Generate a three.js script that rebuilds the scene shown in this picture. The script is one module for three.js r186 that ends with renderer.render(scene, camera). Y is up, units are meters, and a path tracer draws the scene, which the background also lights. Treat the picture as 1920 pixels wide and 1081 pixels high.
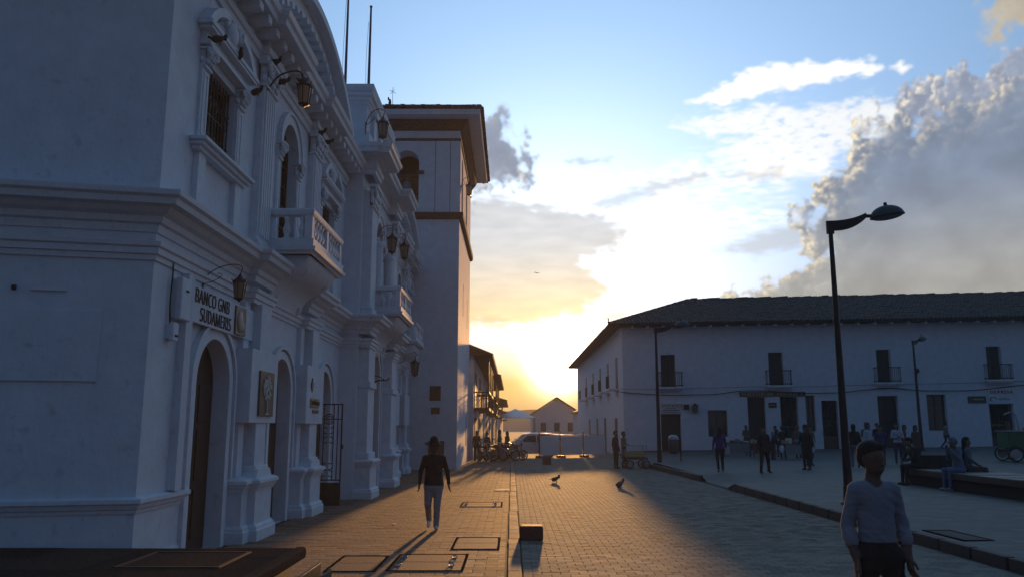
import * as THREE from 'three';
import { mergeGeometries, toCreasedNormals, mergeVertices } from 'three/addons/utils/BufferGeometryUtils.js';
import { RoundedBoxGeometry } from 'three/addons/geometries/RoundedBoxGeometry.js';
import { FontLoader } from 'three/addons/loaders/FontLoader.js';
import { TextGeometry } from 'three/addons/geometries/TextGeometry.js';

// ------------------------------------------------------------------ camera, sun, sky, exposure
const scene = new THREE.Scene();
const camera = new THREE.PerspectiveCamera(39.63, 1920 / 1081, 0.1, 9000);
camera.position.set(0, 1.92, 0);
camera.rotation.x = Math.atan(260 / 1500);
const renderer = new THREE.WebGLRenderer({ antialias: true });
renderer.toneMapping = THREE.LinearToneMapping;
renderer.toneMappingExposure = 1.6;
renderer.shadowMap.enabled = true;
const RAD = Math.PI / 180, SUN_AZ = 3.4, SUN_EL = 4.4;
const sunDir = new THREE.Vector3(Math.sin(SUN_AZ * RAD) * Math.cos(SUN_EL * RAD), Math.sin(SUN_EL * RAD), -Math.cos(SUN_AZ * RAD) * Math.cos(SUN_EL * RAD));
const sun = new THREE.DirectionalLight(new THREE.Color().setRGB(1, 0.5, 0.16), 5);
sun.position.copy(sunDir).multiplyScalar(400);
sun.castShadow = true; sun.shadow.radius = 2; sun.shadow.mapSize.set(4096, 4096);
Object.assign(sun.shadow.camera, { left: -70, right: 70, top: 60, bottom: -30, near: 1, far: 700 });
scene.add(sun); scene.add(sun.target);

let seedN = 7;
const rnd = () => { seedN = (seedN + 0x6d2b79f5) | 0; let t = Math.imul(seedN ^ (seedN >>> 15), 1 | seedN); t = (t + Math.imul(t ^ (t >>> 7), 61 | t)) ^ t; return ((t ^ (t >>> 14)) >>> 0) / 4294967296; };
const rr = (a, b) => a + (b - a) * rnd();
const PERM = new Float32Array(65536); for (let i = 0; i < 65536; i++) PERM[i] = rnd();
const GX = PERM.map((v) => Math.cos(v * 6.2832)), GY = PERM.map((v) => Math.sin(v * 6.2832));
const noise = (x, y) => { const ix = Math.floor(x), iy = Math.floor(y), fx = x - ix, fy = y - iy, s = fx * fx * fx * (fx * (fx * 6 - 15) + 10), t = fy * fy * fy * (fy * (fy * 6 - 15) + 10), g = (i, j, a, b) => { const k = ((i & 255) << 8) | (j & 255); return GX[k] * a + GY[k] * b; }; const a = g(ix, iy, fx, fy), b = g(ix + 1, iy, fx - 1, fy), c = g(ix, iy + 1, fx, fy - 1), d = g(ix + 1, iy + 1, fx - 1, fy - 1); return 0.5 + 0.75 * (a + (b - a) * s + (c - a) * t + (a - b - c + d) * s * t); };
const fbm = (x, y, o = 4) => { let s = 0, a = 0.5, n = 0; for (let i = 0; i < o; i++) { s += a * noise(x, y); n += a; const q = x * 1.62 + y * 1.2 + 17.1; y = y * 1.62 - x * 1.2 + 5.7; x = q; a *= 0.5; } return s / n; };
const billow = (x, y, o = 4) => { let s = 0, a = 0.5, n = 0; for (let i = 0; i < o; i++) { s += a * Math.abs(2 * noise(x, y) - 1); n += a; const q = x * 1.66 + y * 1.25 + 3.3; y = y * 1.66 - x * 1.25 + 9.2; x = q; a *= 0.52; } return 1 - s / n; };
const clamp01 = (x) => Math.min(1, Math.max(0, x)), sstep = (a, b, x) => { const t = clamp01((x - a) / (b - a)); return t * t * (3 - 2 * t); };

// the sky: air and clouds, by azimuth (right of the street's axis) and height in degrees
const CLOUDS = {
  bank: [15.1, 8.6, 17.3, 8.9, 18.3, 9.7, 20.1, 10.5, 21.6, 11.3, 20.9, 12.3, 20.2, 13.6, 20.4, 14.1, 21.9, 14.5, 22.2, 16, 24, 17.1, 24.4, 18.2, 25.5, 19.4, 27.2, 19.9, 27.9, 18.9, 28.7, 19.1, 29.4, 19.8, 30.3, 20.1, 32.1, 19.8, 33.6, 20.4, 35.3, 20.3, 40, 23, 47, 22, 53, 18, 60, 15, 68, 11, 78, 8.5, 78, 2, 15, 2],
  back: [27, 19.4, 27.2, 20.5, 27.6, 20.8, 28.6, 21.5, 29, 20.5, 29.9, 21.5, 30.5, 22, 32.4, 21, 32.6, 21.9, 33.3, 22.4, 35.1, 23.2, 40, 26, 44, 24, 44, 17, 34.8, 15.7, 28.6, 18.1],
  corner: [32.3, 26.3, 32.4, 24.4, 33.1, 23.2, 33.9, 22.8, 35.7, 23.3, 39, 25, 40, 29, 35, 30],
  streakA: [13.1, 22.3, 15, 23, 17.3, 24, 19.2, 24.3, 23.1, 23.7, 25.8, 23.5, 26.3, 22.8, 23, 22.7, 19.1, 22.5, 15.4, 22],
  puff: [26.6, 22.8, 27.4, 23, 28.1, 22.7, 27.6, 22.4],
  streakB: [11.9, 21, 15, 21.4, 18.3, 21.8, 21.9, 21.1, 25.6, 21.1, 27.6, 20.6, 27.1, 19, 24.1, 18.1, 22.7, 17.6, 22.6, 16.5, 17, 17.1, 14.9, 19.3, 17.1, 19.9, 14.1, 20.2],
  tower: [-3.2, 18.9, -2.8, 20.8, -1.8, 22.1, -1.2, 22.7, -0.5, 22.2, -0.3, 21, 0.6, 20.1, 1.6, 18.9, 1.6, 17.6, 0, 17.3, -6, 16.7],
  sheet: [-12, 15.5, -3.9, 16.3, -1.2, 16.6, 1.6, 16.1, 3.9, 15.7, 6.7, 15.1, 8.8, 13.8, 7.8, 12.4, 5.4, 11.7, 6.6, 10.7, 7.5, 9.8, 6.2, 8.7, 5, 7.8, 1.5, 7, -12, 7],
  glowA: [8, 17.3, 13, 18.7, 20, 18.4, 22.3, 17.2, 18, 15.9, 12, 15.3],
  glowB: [6.5, 13.4, 12, 15, 20, 15, 20.2, 13.9, 14, 12.7, 8, 12.2],
  darkA: [5.5, 15.9, 8.6, 16.7, 11.7, 17.3, 14, 17.7, 14.4, 17.2, 11, 16.4, 8.2, 15.6, 6.3, 15.3],
  darkB: [14.5, 12.2, 17.5, 13.1, 20.3, 13.6, 21, 12.8, 20.2, 12, 17.4, 11.7],
  darkC: [15.5, 17.2, 17.7, 17.4, 19.5, 17.5, 19.8, 16.8, 17.7, 16.7],
  darkD: [4, 18.8, 5, 19.1, 6.4, 18.8, 7.5, 19.2, 7.7, 18.9, 6.5, 18.6, 4.4, 18.6],
  darkE: [6.1, 7.5, 7.3, 8.1, 8.6, 8.5, 8.4, 8, 7.3, 7.5],
};
function inside(poly, x, y) {            // signed distance in degrees, positive inside
  let d = 1e9, c = false; const n = poly.length / 2;
  for (let i = 0, j = n - 1; i < n; j = i++) {
    const ax = poly[2 * j], ay = poly[2 * j + 1], bx = poly[2 * i], by = poly[2 * i + 1], ex = bx - ax, ey = by - ay, wx = x - ax, wy = y - ay;
    const t = clamp01((wx * ex + wy * ey) / (ex * ex + ey * ey)), qx = wx - ex * t, qy = wy - ey * t; d = Math.min(d, qx * qx + qy * qy);
    if ((ay > y) !== (by > y) && x < (ex * (y - ay)) / ey + ax) c = !c;
  }
  return (c ? 1 : -1) * Math.sqrt(d);
}
const PUFFS = {};
for (const [name, size] of [['bank', 1.25], ['back', 0.95], ['tower', 0.8], ['corner', 1.2]]) {
  const poly = CLOUDS[name], bins = new Map(), n = poly.length / 2; let area = 0; for (let i = 0, j = n - 1; i < n; j = i++) area += poly[2 * j] * poly[2 * i + 1] - poly[2 * i] * poly[2 * j + 1];
  const add = (x, y, r, z) => { for (let i = Math.floor(x - r); i <= Math.floor(x + r); i++) for (let j = Math.floor(y - r); j <= Math.floor(y + r); j++) { const k = i * 1000 + j; if (!bins.has(k)) bins.set(k, []); bins.get(k).push([x, y, r, z]); } };
  for (let i = 0, j = n - 1; i < n; j = i++) {
    const ax = poly[2 * j], ay = poly[2 * j + 1], ex = poly[2 * i] - ax, ey = poly[2 * i + 1] - ay, l = Math.hypot(ex, ey), s = Math.sign(area), ox = (ey / l) * s, oy = (-ex / l) * s;
    if (ay < 5 || ax > 60) continue;
    for (let t = rr(0, 0.4); t < l; t += size * rr(0.45, 0.8)) {
      const r = size * rr(0.45, 1.05), x = ax + (ex * t) / l - ox * r * rr(0.5, 1), y = ay + (ey * t) / l - oy * r * rr(0.5, 1); add(x, y, r, 0);
      for (let k = 0; k < 9; k++) { const a = Math.atan2(oy, ox) + rr(-1.9, 1.9), r2 = r * rr(0.2, 0.45), x2 = x + Math.cos(a) * r * 0.86, y2 = y + Math.sin(a) * r * 0.86; add(x2, y2, r2, 0.25); for (let q = 0; q < 4; q++) { const b = a + rr(-1.5, 1.5); add(x2 + Math.cos(b) * r2 * 0.85, y2 + Math.sin(b) * r2 * 0.85, r2 * rr(0.25, 0.5), 0.35); } }
      for (let k = 0; k < 2; k++) add(x - ox * rr(0.5, 2.5) * size + rr(-1, 1), y - oy * rr(0.5, 2.5) * size + rr(-1, 1), size * rr(0.4, 0.9), 0.1);
    }
  }
  PUFFS[name] = bins;
}
function skyColor(az, el, out) {
  const ca = Math.cos(el * RAD), cosg = Math.cos((az - SUN_AZ) * RAD) * ca * Math.cos(SUN_EL * RAD) + Math.sin(el * RAD) * Math.sin(SUN_EL * RAD), g = Math.acos(Math.min(1, Math.max(-1, cosg))) / RAD;
  const L = 0.09 + 0.93 * Math.exp(-g / 28), white = 0.78 * Math.exp(-g / 21), east = sstep(40, 90, g), glow = 1.25 * Math.exp(-((g / 13) ** 2)), low = Math.exp(-Math.max(0, el) / 7), near = Math.exp(-((az - SUN_AZ) ** 2) / 620), amber = clamp01(1.6 * low * near), warmth = 0.78 + 0.5 * Math.exp(-g / 6);
  let r = 0.24 * L + white + glow, gg = (0.78 + 0.14 * east) * L + white + glow * 0.95, b = (1.62 + 0.36 * east) * L + white * 0.88 + glow * 0.8;
  r += (1.1 * warmth - r) * amber; gg += (0.64 * warmth - gg) * amber; b += (0.17 * warmth - b) * amber;
  const put = (a, cr, cg, cb) => { r += (cr - r) * a; gg += (cg - gg) * a; b += (cb - b) * a; };
  if (az > -13 && az < 80 && el < 31 && el > 0) {
    const wx = (fbm(az * 0.7 + 40, el * 0.9, 3) - 0.5) * 1.6, wy = (fbm(az * 0.7, el * 0.9 + 70, 3) - 0.5) * 1.3;
    const soft = (name, e, a, cr, cg, cb, amp = 1.2, fx = 0.8, fy = 2.2) => { const d = inside(CLOUDS[name], az + wx * 0.5, el + wy * 0.35) + (fbm(az * fx + 11, el * fy, 5) - 0.52) * amp; const m = sstep(-e, e, d) * a; if (m > 0) put(m, cr, cg, cb); return d; };
    const hot = 1 + 0.6 * Math.exp(-((g / 14) ** 2));
    const n1 = fbm(az * 1.1, el * 3.1, 4);
    soft('streakB', 0.5, 0.75 * sstep(0.3, 0.6, n1 + 0.12), 1.05 * hot, 1.02 * hot, 0.95 * hot, 2.0);
    soft('glowA', 0.9, 0.6 * sstep(0.3, 0.62, fbm(az * 0.8 + 4, el * 3.4, 4)), 1.15 * hot, 1.1 * hot, 0.98 * hot, 1.8, 0.6, 2.6); soft('glowB', 0.9, 0.55 * sstep(0.3, 0.6, fbm(az * 0.7 + 14, el * 3.2, 4)), 1.2 * hot, 1.13 * hot, 0.94 * hot, 1.8, 0.6, 2.6);
    soft('streakA', 0.28, 0.92, 1.15, 1.13, 1.08, 1.1, 1.0, 2.6);
    soft('puff', 0.18, 0.85, 1.1, 1.08, 1.02, 0.5, 1.6, 3);
    // grey sheet left of the sun, its edges lit
    const ds = inside(CLOUDS.sheet, az + wx * 0.6, el + wy * 0.6) + (fbm(az * 0.9, el * 2.4, 5) - 0.5) * 1.5, ms = sstep(-0.35, 0.8, ds) * 0.8, v = 0.96 + 0.55 * (fbm(az * 0.35 + 9, el * 1.7, 5) - 0.5), warm = sstep(14, 7, el);
    put(ms, (0.6 + 0.4 * warm) * v, (0.58 + 0.11 * warm) * v, (0.55 - 0.3 * warm) * v);
    put(sstep(0.5, 0, Math.abs(ds)) * 0.35 * sstep(6, 9, el), 1.15, 1.06, 0.88);
    soft('darkA', 0.35, 0.62, 0.5, 0.52, 0.55, 1.0, 1.1, 3); soft('darkC', 0.35, 0.5, 0.6, 0.58, 0.54, 0.9, 1.2, 3); soft('darkD', 0.2, 0.6, 0.42, 0.48, 0.58, 0.6, 1.6, 3); soft('darkE', 0.3, 0.6, 0.75, 0.6, 0.42, 0.7, 1.4, 2.5);
    soft('darkB', 0.45, 0.6, 0.52, 0.53, 0.52, 1.1, 0.9, 3.2);
    const cum = (name, lo, hi, rim, edge) => {
      const w1 = fbm(az * 1.3 + 5, el * 1.3, 3) - 0.5, w2 = fbm(az * 1.3 + 50, el * 1.3 + 9, 3) - 0.5, x = az + wx * 0.3 + w1 * 1.3, y = el + wy * 0.3 + w2 * 1.3, soft = edge * (1 + 5 * sstep(0.5, 0.75, fbm(az * 0.6, el * 0.6 + 30, 3))), sd = inside(CLOUDS[name], x, y);
      let m = sstep(-0.05, soft, sd - 0.15), best = -9, nx = 0, ny = 0;
      for (const [px, py, r, z] of PUFFS[name].get(Math.floor(x) * 1000 + Math.floor(y)) ?? []) { const dx = x - px, dy = y - py, d2 = dx * dx + dy * dy; if (d2 > r * r) continue; m = Math.max(m, sstep(0, soft, r - Math.sqrt(d2))); const h = Math.sqrt(r * r - d2) + z - 0.4 * Math.max(0, sd); if (h > best) { best = h; nx = dx / r; ny = dy / r; } }
      if (m <= 0) return;
      const t = sstep(17, 7, el), deep = Math.exp(-Math.max(0, sd) / 2.2), bl = fbm(az * 0.3 + 3, el * 0.4 + 8, 5), grit = fbm(az * 2.2 + 70, el * 2.6, 5), dim = 1 + 0.6 * (bl - 0.5) + 0.16 * deep * (grit - 0.5) + 0.12 * deep * (-nx * 0.8 + ny * 0.5), lit = Math.exp(-Math.max(0, sd) / rim[3]) * clamp01((-nx * 0.7 + ny * 0.35 + 0.2) * (0.3 + 1.3 * sstep(0.38, 0.66, grit))) * sstep(48, 22, az);
      put(m, (lo[0] + (hi[0] - lo[0]) * t) * dim, (lo[1] + (hi[1] - lo[1]) * t) * dim, (lo[2] + (hi[2] - lo[2]) * t) * dim);
      put(m * clamp01(1.15 * lit), rim[0], rim[1], rim[2]);
    };
    cum('corner', [0.5, 0.46, 0.38], [0.4, 0.4, 0.4], [0.6, 0.52, 0.4, 0.5], 0.9);
    cum('back', [0.27, 0.33, 0.45], [0.35, 0.38, 0.44], [1.0, 0.92, 0.76, 0.6], 0.28);
    cum('tower', [0.3, 0.36, 0.47], [0.6, 0.55, 0.45], [0.85, 0.72, 0.5, 0.25 + 0.9 * sstep(19.5, 17.5, el) * sstep(-2, 0.5, az)], 0.6);
    cum('bank', [0.2, 0.265, 0.37], [0.42, 0.42, 0.39], [0.98, 0.85, 0.62, 0.7], 0.26);
  } else if (el > 0) {
    const k = 1 / (Math.sin(el * RAD) + 0.12), px = Math.sin(az * RAD) * ca * k, py = Math.cos(az * RAD) * ca * k, c = fbm(px * 1.7 + 31, py * 1.7 + 12, 5), m = sstep(0.55, 0.75, c) * 0.4 * sstep(31, 44, Math.max(el, Math.min(90, Math.abs(az - 33.5) - 15)));
    put(m, 0.66 * L, 0.96 * L, 1.5 * L);
  }
  const core = 7 * Math.exp(-((g / 1.6) ** 2)), halo = 1.2 * Math.exp(-g / 2.3); r += core + halo; gg += core * 0.94 + halo * 0.74; b += core * 0.75 + halo * 0.26;
  out[0] = r / 1.5; out[1] = gg / 1.5; out[2] = b / 1.5;
}
{
  const W = 4096, H = 2048, data = new Float32Array(W * H * 4), c = [0, 0, 0];
  for (let row = 0; row < H; row++) {
    const el = ((row + 0.5) / H - 0.5) * 180;
    for (let col = 0; col < W; col++) {
      const o = (row * W + col) * 4;
      data[o + 3] = 1;
      if (el <= 0) { data[o] = 0.1; data[o + 1] = 0.1; data[o + 2] = 0.1; continue; }
      const phi = ((col + 0.5) / W - 0.5) * 2 * Math.PI, x = Math.cos(phi), z = Math.sin(phi);
      skyColor(Math.atan2(x, -z) / RAD, el, c);
      data[o] = c[0]; data[o + 1] = c[1]; data[o + 2] = c[2];
    }
  }
  const t = new THREE.DataTexture(data, W, H, THREE.RGBAFormat, THREE.FloatType);
  t.mapping = THREE.EquirectangularReflectionMapping; t.magFilter = THREE.LinearFilter; t.needsUpdate = true;
  scene.background = t; scene.environment = t;
}
scene.fog = new THREE.FogExp2(new THREE.Color().setRGB(0.95, 0.9, 0.84), 0.0012);

// ------------------------------------------------------------------ textures and materials
function grain(size, f, lo, hi, o = 5, seed = 0) {            // a tileable grey texture, lo to hi
  const d = new Uint8Array(size * size * 4);
  for (let y = 0; y < size; y++) for (let x = 0; x < size; x++) {
    const u = x / size, v = y / size, w = (a, b) => fbm((u + a) * f + seed, (v + b) * f + seed * 1.7, o);
    const n = (w(0, 0) * (1 - u) + w(-1, 0) * u) * (1 - v) + (w(0, -1) * (1 - u) + w(-1, -1) * u) * v;
    const g = Math.round(255 * clamp01(lo + (hi - lo) * sstep(0.25, 0.75, n))), i = (y * size + x) * 4;
    d[i] = d[i + 1] = d[i + 2] = g; d[i + 3] = 255;
  }
  const t = new THREE.DataTexture(d, size, size); t.wrapS = t.wrapT = THREE.RepeatWrapping; t.magFilter = THREE.LinearFilter; t.needsUpdate = true; return t;
}
const G = { plaster: grain(512, 9, 0.88, 1, 6), fine: grain(512, 60, 0, 1, 3, 3), coarse: grain(512, 14, 0.25, 1, 5, 9), stone: grain(512, 22, 0.6, 1, 5, 5) };
{ // lime wash: faint brush streaks and scattered rubbed patches over the grain
  const t = G.plaster, d = t.image.data, S = 512; for (let y = 0; y < S; y++) for (let x = 0; x < S; x++) { const i = (y * S + x) * 4, u = x / S, v = y / S, e = Math.min(1, 6 * Math.min(u, 1 - u, v, 1 - v)), k = 1 - e * (0.09 * Math.abs(fbm(u * 70 + 3, v * 5, 3) - 0.5) * 2 + 0.16 * sstep(0.62, 0.78, fbm(u * 16 + 7, v * 16, 4)) + 0.16 * sstep(0.74, 0.8, fbm(u * 60, v * 60 + 11, 2))); for (let c = 0; c < 3; c++) d[i + c] = Math.round(d[i + c] * k); }
}
const rep = (t, n) => { const c = t.clone(); c.repeat.set(n, n); c.needsUpdate = true; return c; };
const mat = (r, g, b, rough = 0.8, extra = {}) => new THREE.MeshStandardMaterial({ color: new THREE.Color().setRGB(r, g, b), roughness: rough, metalness: 0, ...extra });
const stone = (r, g, b, rough, extra) => new THREE.MeshPhysicalMaterial({ color: new THREE.Color().setRGB(r, g, b), roughness: rough, metalness: 0, specularIntensity: 0.14, ...extra });
const plast = (r, g, b) => mat(r, g, b, 0.85, { map: rep(G.plaster, 0.28), bumpMap: rep(G.coarse, 0.5), bumpScale: 0.006 });
const M = {
  plaster: plast(0.63, 0.68, 0.74), plasterT: plast(0.66, 0.67, 0.71), plasterR: plast(0.62, 0.66, 0.74), trim: mat(0.65, 0.7, 0.75, 0.75, { map: rep(G.plaster, 0.7), bumpMap: rep(G.fine, 0.5), bumpScale: 0.002 }),
  brown: mat(0.15, 0.075, 0.045, 0.85, { map: rep(G.coarse, 0.6) }), tile: mat(0.15, 0.077, 0.048, 0.85, { map: rep(G.coarse, 1.1) }), tileB: mat(0.11, 0.06, 0.04, 0.9, { map: rep(G.coarse, 1.3) }), tileC: mat(0.24, 0.14, 0.09, 0.85, { map: rep(G.coarse, 0.8) }),
  iron: mat(0.018, 0.017, 0.017, 0.5, { metalness: 0.4 }), dark: mat(0.02, 0.019, 0.018, 0.8), wood: mat(0.05, 0.028, 0.016, 0.6, { map: rep(G.coarse, 2) }), woodL: mat(0.42, 0.4, 0.36, 0.28, { map: rep(G.coarse, 1.5) }), woodM: mat(0.13, 0.07, 0.04, 0.6, { map: rep(G.coarse, 1) }),
  glass: mat(0.02, 0.022, 0.025, 0.08), bronze: mat(0.14, 0.115, 0.09, 0.5, { metalness: 0.4, map: rep(G.coarse, 4) }), bell: mat(0.2, 0.2, 0.19, 0.5, { metalness: 0.3 }), steel: mat(0.3, 0.3, 0.31, 0.4, { metalness: 0.7 }),
  pane: new THREE.MeshPhysicalMaterial({ color: new THREE.Color().setRGB(0.4, 0.37, 0.31), roughness: 0.35, transmission: 0.7, thickness: 0, side: THREE.DoubleSide }),
  road: stone(0.27, 0.245, 0.205, 0.87, { map: rep(G.stone, 1.5), bumpMap: rep(G.coarse, 2.5), bumpScale: 0.003 }), roadB: stone(0.225, 0.205, 0.175, 0.88, { map: rep(G.stone, 1.2), bumpMap: rep(G.coarse, 2), bumpScale: 0.005 }), roadC: stone(0.31, 0.275, 0.22, 0.84, { map: rep(G.stone, 1.7), bumpMap: rep(G.coarse, 3), bumpScale: 0.005 }),
  walk: stone(0.27, 0.175, 0.13, 0.83, { map: rep(G.stone, 1.4), bumpMap: rep(G.coarse, 2.5), bumpScale: 0.004 }), walkB: stone(0.22, 0.145, 0.11, 0.85, { map: rep(G.stone, 1.1), bumpMap: rep(G.coarse, 2.1), bumpScale: 0.004 }), walkC: stone(0.31, 0.21, 0.155, 0.8, { map: rep(G.stone, 1.8), bumpMap: rep(G.coarse, 2.8), bumpScale: 0.004 }),
  joint: mat(0.035, 0.03, 0.026, 0.95, { map: rep(G.stone, 3) }), kerb: mat(0.085, 0.065, 0.058, 0.75, { map: rep(G.stone, 1) }), block: mat(0.16, 0.055, 0.045, 0.75, { map: rep(G.coarse, 2), bumpMap: rep(G.coarse, 3), bumpScale: 0.006 }),
  plaza: mat(0.13, 0.135, 0.13, 0.55, { map: rep(G.stone, 0.9), bumpMap: rep(G.coarse, 2), bumpScale: 0.006 }), plazaB: mat(0.11, 0.115, 0.112, 0.6, { map: rep(G.stone, 0.8), bumpMap: rep(G.coarse, 2), bumpScale: 0.006 }),
  rustShade: stone(0.06, 0.036, 0.027, 1, { specularIntensity: 0, map: rep(G.coarse, 3) }), bench: stone(0.05, 0.045, 0.042, 0.9, { map: rep(G.stone, 1) }),  // first tone: rust-dark, with the shade of sunken hatch frames put into the colour
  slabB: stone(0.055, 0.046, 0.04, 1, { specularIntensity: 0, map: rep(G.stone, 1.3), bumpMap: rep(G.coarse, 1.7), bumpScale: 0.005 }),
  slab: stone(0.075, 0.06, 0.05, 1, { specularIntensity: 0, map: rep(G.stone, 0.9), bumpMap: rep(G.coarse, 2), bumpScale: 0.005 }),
  earth: mat(0.09, 0.085, 0.07, 0.95, { map: rep(G.stone, 0.05) }), hill: mat(0.05, 0.06, 0.04, 1, { map: rep(G.coarse, 0.004) }),
  paper: mat(0.55, 0.55, 0.52, 0.8), red: mat(0.25, 0.03, 0.02, 0.6), green: mat(0.02, 0.1, 0.04, 0.5), white: mat(0.62, 0.62, 0.62, 0.5), carPaint: new THREE.MeshPhysicalMaterial({ color: new THREE.Color().setRGB(0.68, 0.68, 0.68), roughness: 0.35, clearcoat: 1, clearcoatRoughness: 0.08 }),
  rubber: mat(0.02, 0.02, 0.02, 0.85), plastic: mat(0.03, 0.03, 0.033, 0.45), feather: mat(0.02, 0.02, 0.024, 0.7), pigeon: mat(0.07, 0.07, 0.08, 0.75), foliage: mat(0.05, 0.075, 0.03, 0.8), goods: mat(0.4, 0.3, 0.12, 0.7), cloth: mat(0.2, 0.2, 0.21, 0.9),
};

// ------------------------------------------------------------------ helpers: D is the distance up the street, z = -D
const used = {};
const numbered = (n) => { const k = (used[n] = (used[n] ?? -1) + 1); return k ? `${n}_${String(k).padStart(3, '0')}` : n; };
function metres(g) {                                          // uv in metres by the face's main direction
  if (g.index) g = g.toNonIndexed();
  const p = g.attributes.position, uv = new Float32Array(p.count * 2);
  for (let i = 0; i < p.count; i += 3) {
    const ax = p.getX(i + 1) - p.getX(i), ay = p.getY(i + 1) - p.getY(i), az = p.getZ(i + 1) - p.getZ(i), bx = p.getX(i + 2) - p.getX(i), by = p.getY(i + 2) - p.getY(i), bz = p.getZ(i + 2) - p.getZ(i);
    const nx = Math.abs(ay * bz - az * by), ny = Math.abs(az * bx - ax * bz), nz = Math.abs(ax * by - ay * bx);
    for (let k = i; k < i + 3; k++) { const x = p.getX(k), y = p.getY(k), z = p.getZ(k); if (ny > nx && ny > nz) { uv[2 * k] = x; uv[2 * k + 1] = z; } else if (nx > nz) { uv[2 * k] = z; uv[2 * k + 1] = y; } else { uv[2 * k] = x; uv[2 * k + 1] = y; } }
  }
  g.setAttribute('uv', new THREE.BufferAttribute(uv, 2));
  for (const n of Object.keys(g.attributes)) if (!['position', 'normal', 'uv'].includes(n)) g.deleteAttribute(n);
  return g;
}
const merge = (list) => { const l = list.flat().map((g) => (g.index ? g.toNonIndexed() : g)); for (const g of l) { if (!g.attributes.normal) g.computeVertexNormals(); if (!g.attributes.uv) g.setAttribute('uv', new THREE.BufferAttribute(new Float32Array(g.attributes.position.count * 2), 2)); for (const n of Object.keys(g.attributes)) if (!['position', 'normal', 'uv'].includes(n)) g.deleteAttribute(n); } return l.length === 1 ? l[0] : mergeGeometries(l); };
const obj = (name, geos, m, parent = scene) => { const g = metres(merge([geos].flat())); const o = new THREE.Mesh(g, m); o.name = parent === scene ? numbered(name) : name; o.castShadow = o.receiveShadow = true; parent.add(o); return o; };
const tag = (o, label, category, group, kind) => { o.userData.label = label; if (category) o.userData.category = category; if (group) o.userData.group = group; if (kind) o.userData.kind = kind; return o; };
const thing = (name, label, category, pos = [0, 0, 0], turn = 0, group) => { const o = new THREE.Group(); o.name = numbered(name); scene.add(o); o.position.set(...pos); o.rotation.y = turn; return tag(o, label, category, group); };
const struct = (o) => { o.userData.kind = 'structure'; return o; };
const dup = (src, pos, turn, label, scale) => { const c = src.clone(); c.name = numbered(src.name.replace(/_\d{3}$/, '')); c.userData = { ...src.userData }; scene.add(c); c.position.set(...pos); c.rotation.y = turn; if (label) c.userData.label = label; if (scale) c.scale.setScalar(scale); return c; };
const box = (x0, x1, y0, y1, z0, z1, r = 0) => { const w = Math.abs(x1 - x0), h = Math.abs(y1 - y0), d = Math.abs(z1 - z0); return (r ? new RoundedBoxGeometry(w, h, d, 1, Math.min(r, w / 2.01, h / 2.01, d / 2.01)) : new THREE.BoxGeometry(w, h, d)).translate((x0 + x1) / 2, (y0 + y1) / 2, (z0 + z1) / 2); };
const V = (x, y, z) => new THREE.Vector3(x, y, z);
const tube = (pts, r, rs = 6, seg = 0, curved = true) => { const v = pts.map((p) => V(...p)); const c = curved ? new THREE.CatmullRomCurve3(v) : (() => { const k = new THREE.CurvePath(); for (let i = 1; i < v.length; i++) k.add(new THREE.LineCurve3(v[i - 1], v[i])); return k; })(); return new THREE.TubeGeometry(c, seg || pts.length * 6, r, rs, false); };
const rod = (a, b, r, r2 = r, rs = 6) => { const A = V(...a), Bv = V(...b), d = Bv.clone().sub(A), g = new THREE.CylinderGeometry(r2, r, d.length(), rs, 1); g.translate(0, d.length() / 2, 0); g.applyQuaternion(new THREE.Quaternion().setFromUnitVectors(V(0, 1, 0), d.normalize())); return g.translate(A.x, A.y, A.z); };
const lathe = (pts, seg = 12) => new THREE.LatheGeometry(pts.map((p) => new THREE.Vector2(Math.max(0.0005, p[0]), p[1])), seg);
const ball = (x, y, z, rx, ry = rx, rz = rx, w = 10, h = 8) => new THREE.SphereGeometry(1, w, h).scale(rx, ry, rz).translate(x, y, z);
const shapeOf = (pts) => { const s = new THREE.Shape(); pts.forEach((p, i) => (i ? s.lineTo(p[0], p[1]) : s.moveTo(p[0], p[1]))); s.closePath(); return s; };
// a profile [out, y] carried along a plan path [[x, z], ...]; "out" is to the left of the walking direction
function sweep(path, prof, caps = true) {
  const n = path.length, N = [];
  const dirs = path.slice(1).map((p, i) => { const dx = p[0] - path[i][0], dz = p[1] - path[i][1], l = Math.hypot(dx, dz); return [dx / l, dz / l]; }), nor = dirs.map(([x, z]) => [z, -x]);
  for (let i = 0; i < n; i++) { const a = nor[Math.max(0, i - 1)], b = nor[Math.min(n - 2, i)], k = 1 + a[0] * b[0] + a[1] * b[1]; N.push([(a[0] + b[0]) / k, (a[1] + b[1]) / k]); }
  const at = (i, j) => [path[i][0] + N[i][0] * prof[j][0], prof[j][1], path[i][1] + N[i][1] * prof[j][0]], pos = [], m = prof.length;
  for (let i = 0; i + 1 < n; i++) for (let j = 0; j < m; j++) { const k = (j + 1) % m, a = at(i, j), b = at(i + 1, j), c = at(i + 1, k), d = at(i, k); pos.push(...a, ...b, ...c, ...a, ...c, ...d); }
  if (caps) { const tris = THREE.ShapeUtils.triangulateShape(prof.map((p) => new THREE.Vector2(p[0], p[1])), []); for (const t of tris) { pos.push(...at(0, t[0]), ...at(0, t[1]), ...at(0, t[2])); pos.push(...at(n - 1, t[2]), ...at(n - 1, t[1]), ...at(n - 1, t[0])); } }
  const g = new THREE.BufferGeometry(); g.setAttribute('position', new THREE.BufferAttribute(new Float32Array(pos), 3)); g.computeVertexNormals(); return g;
}
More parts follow.
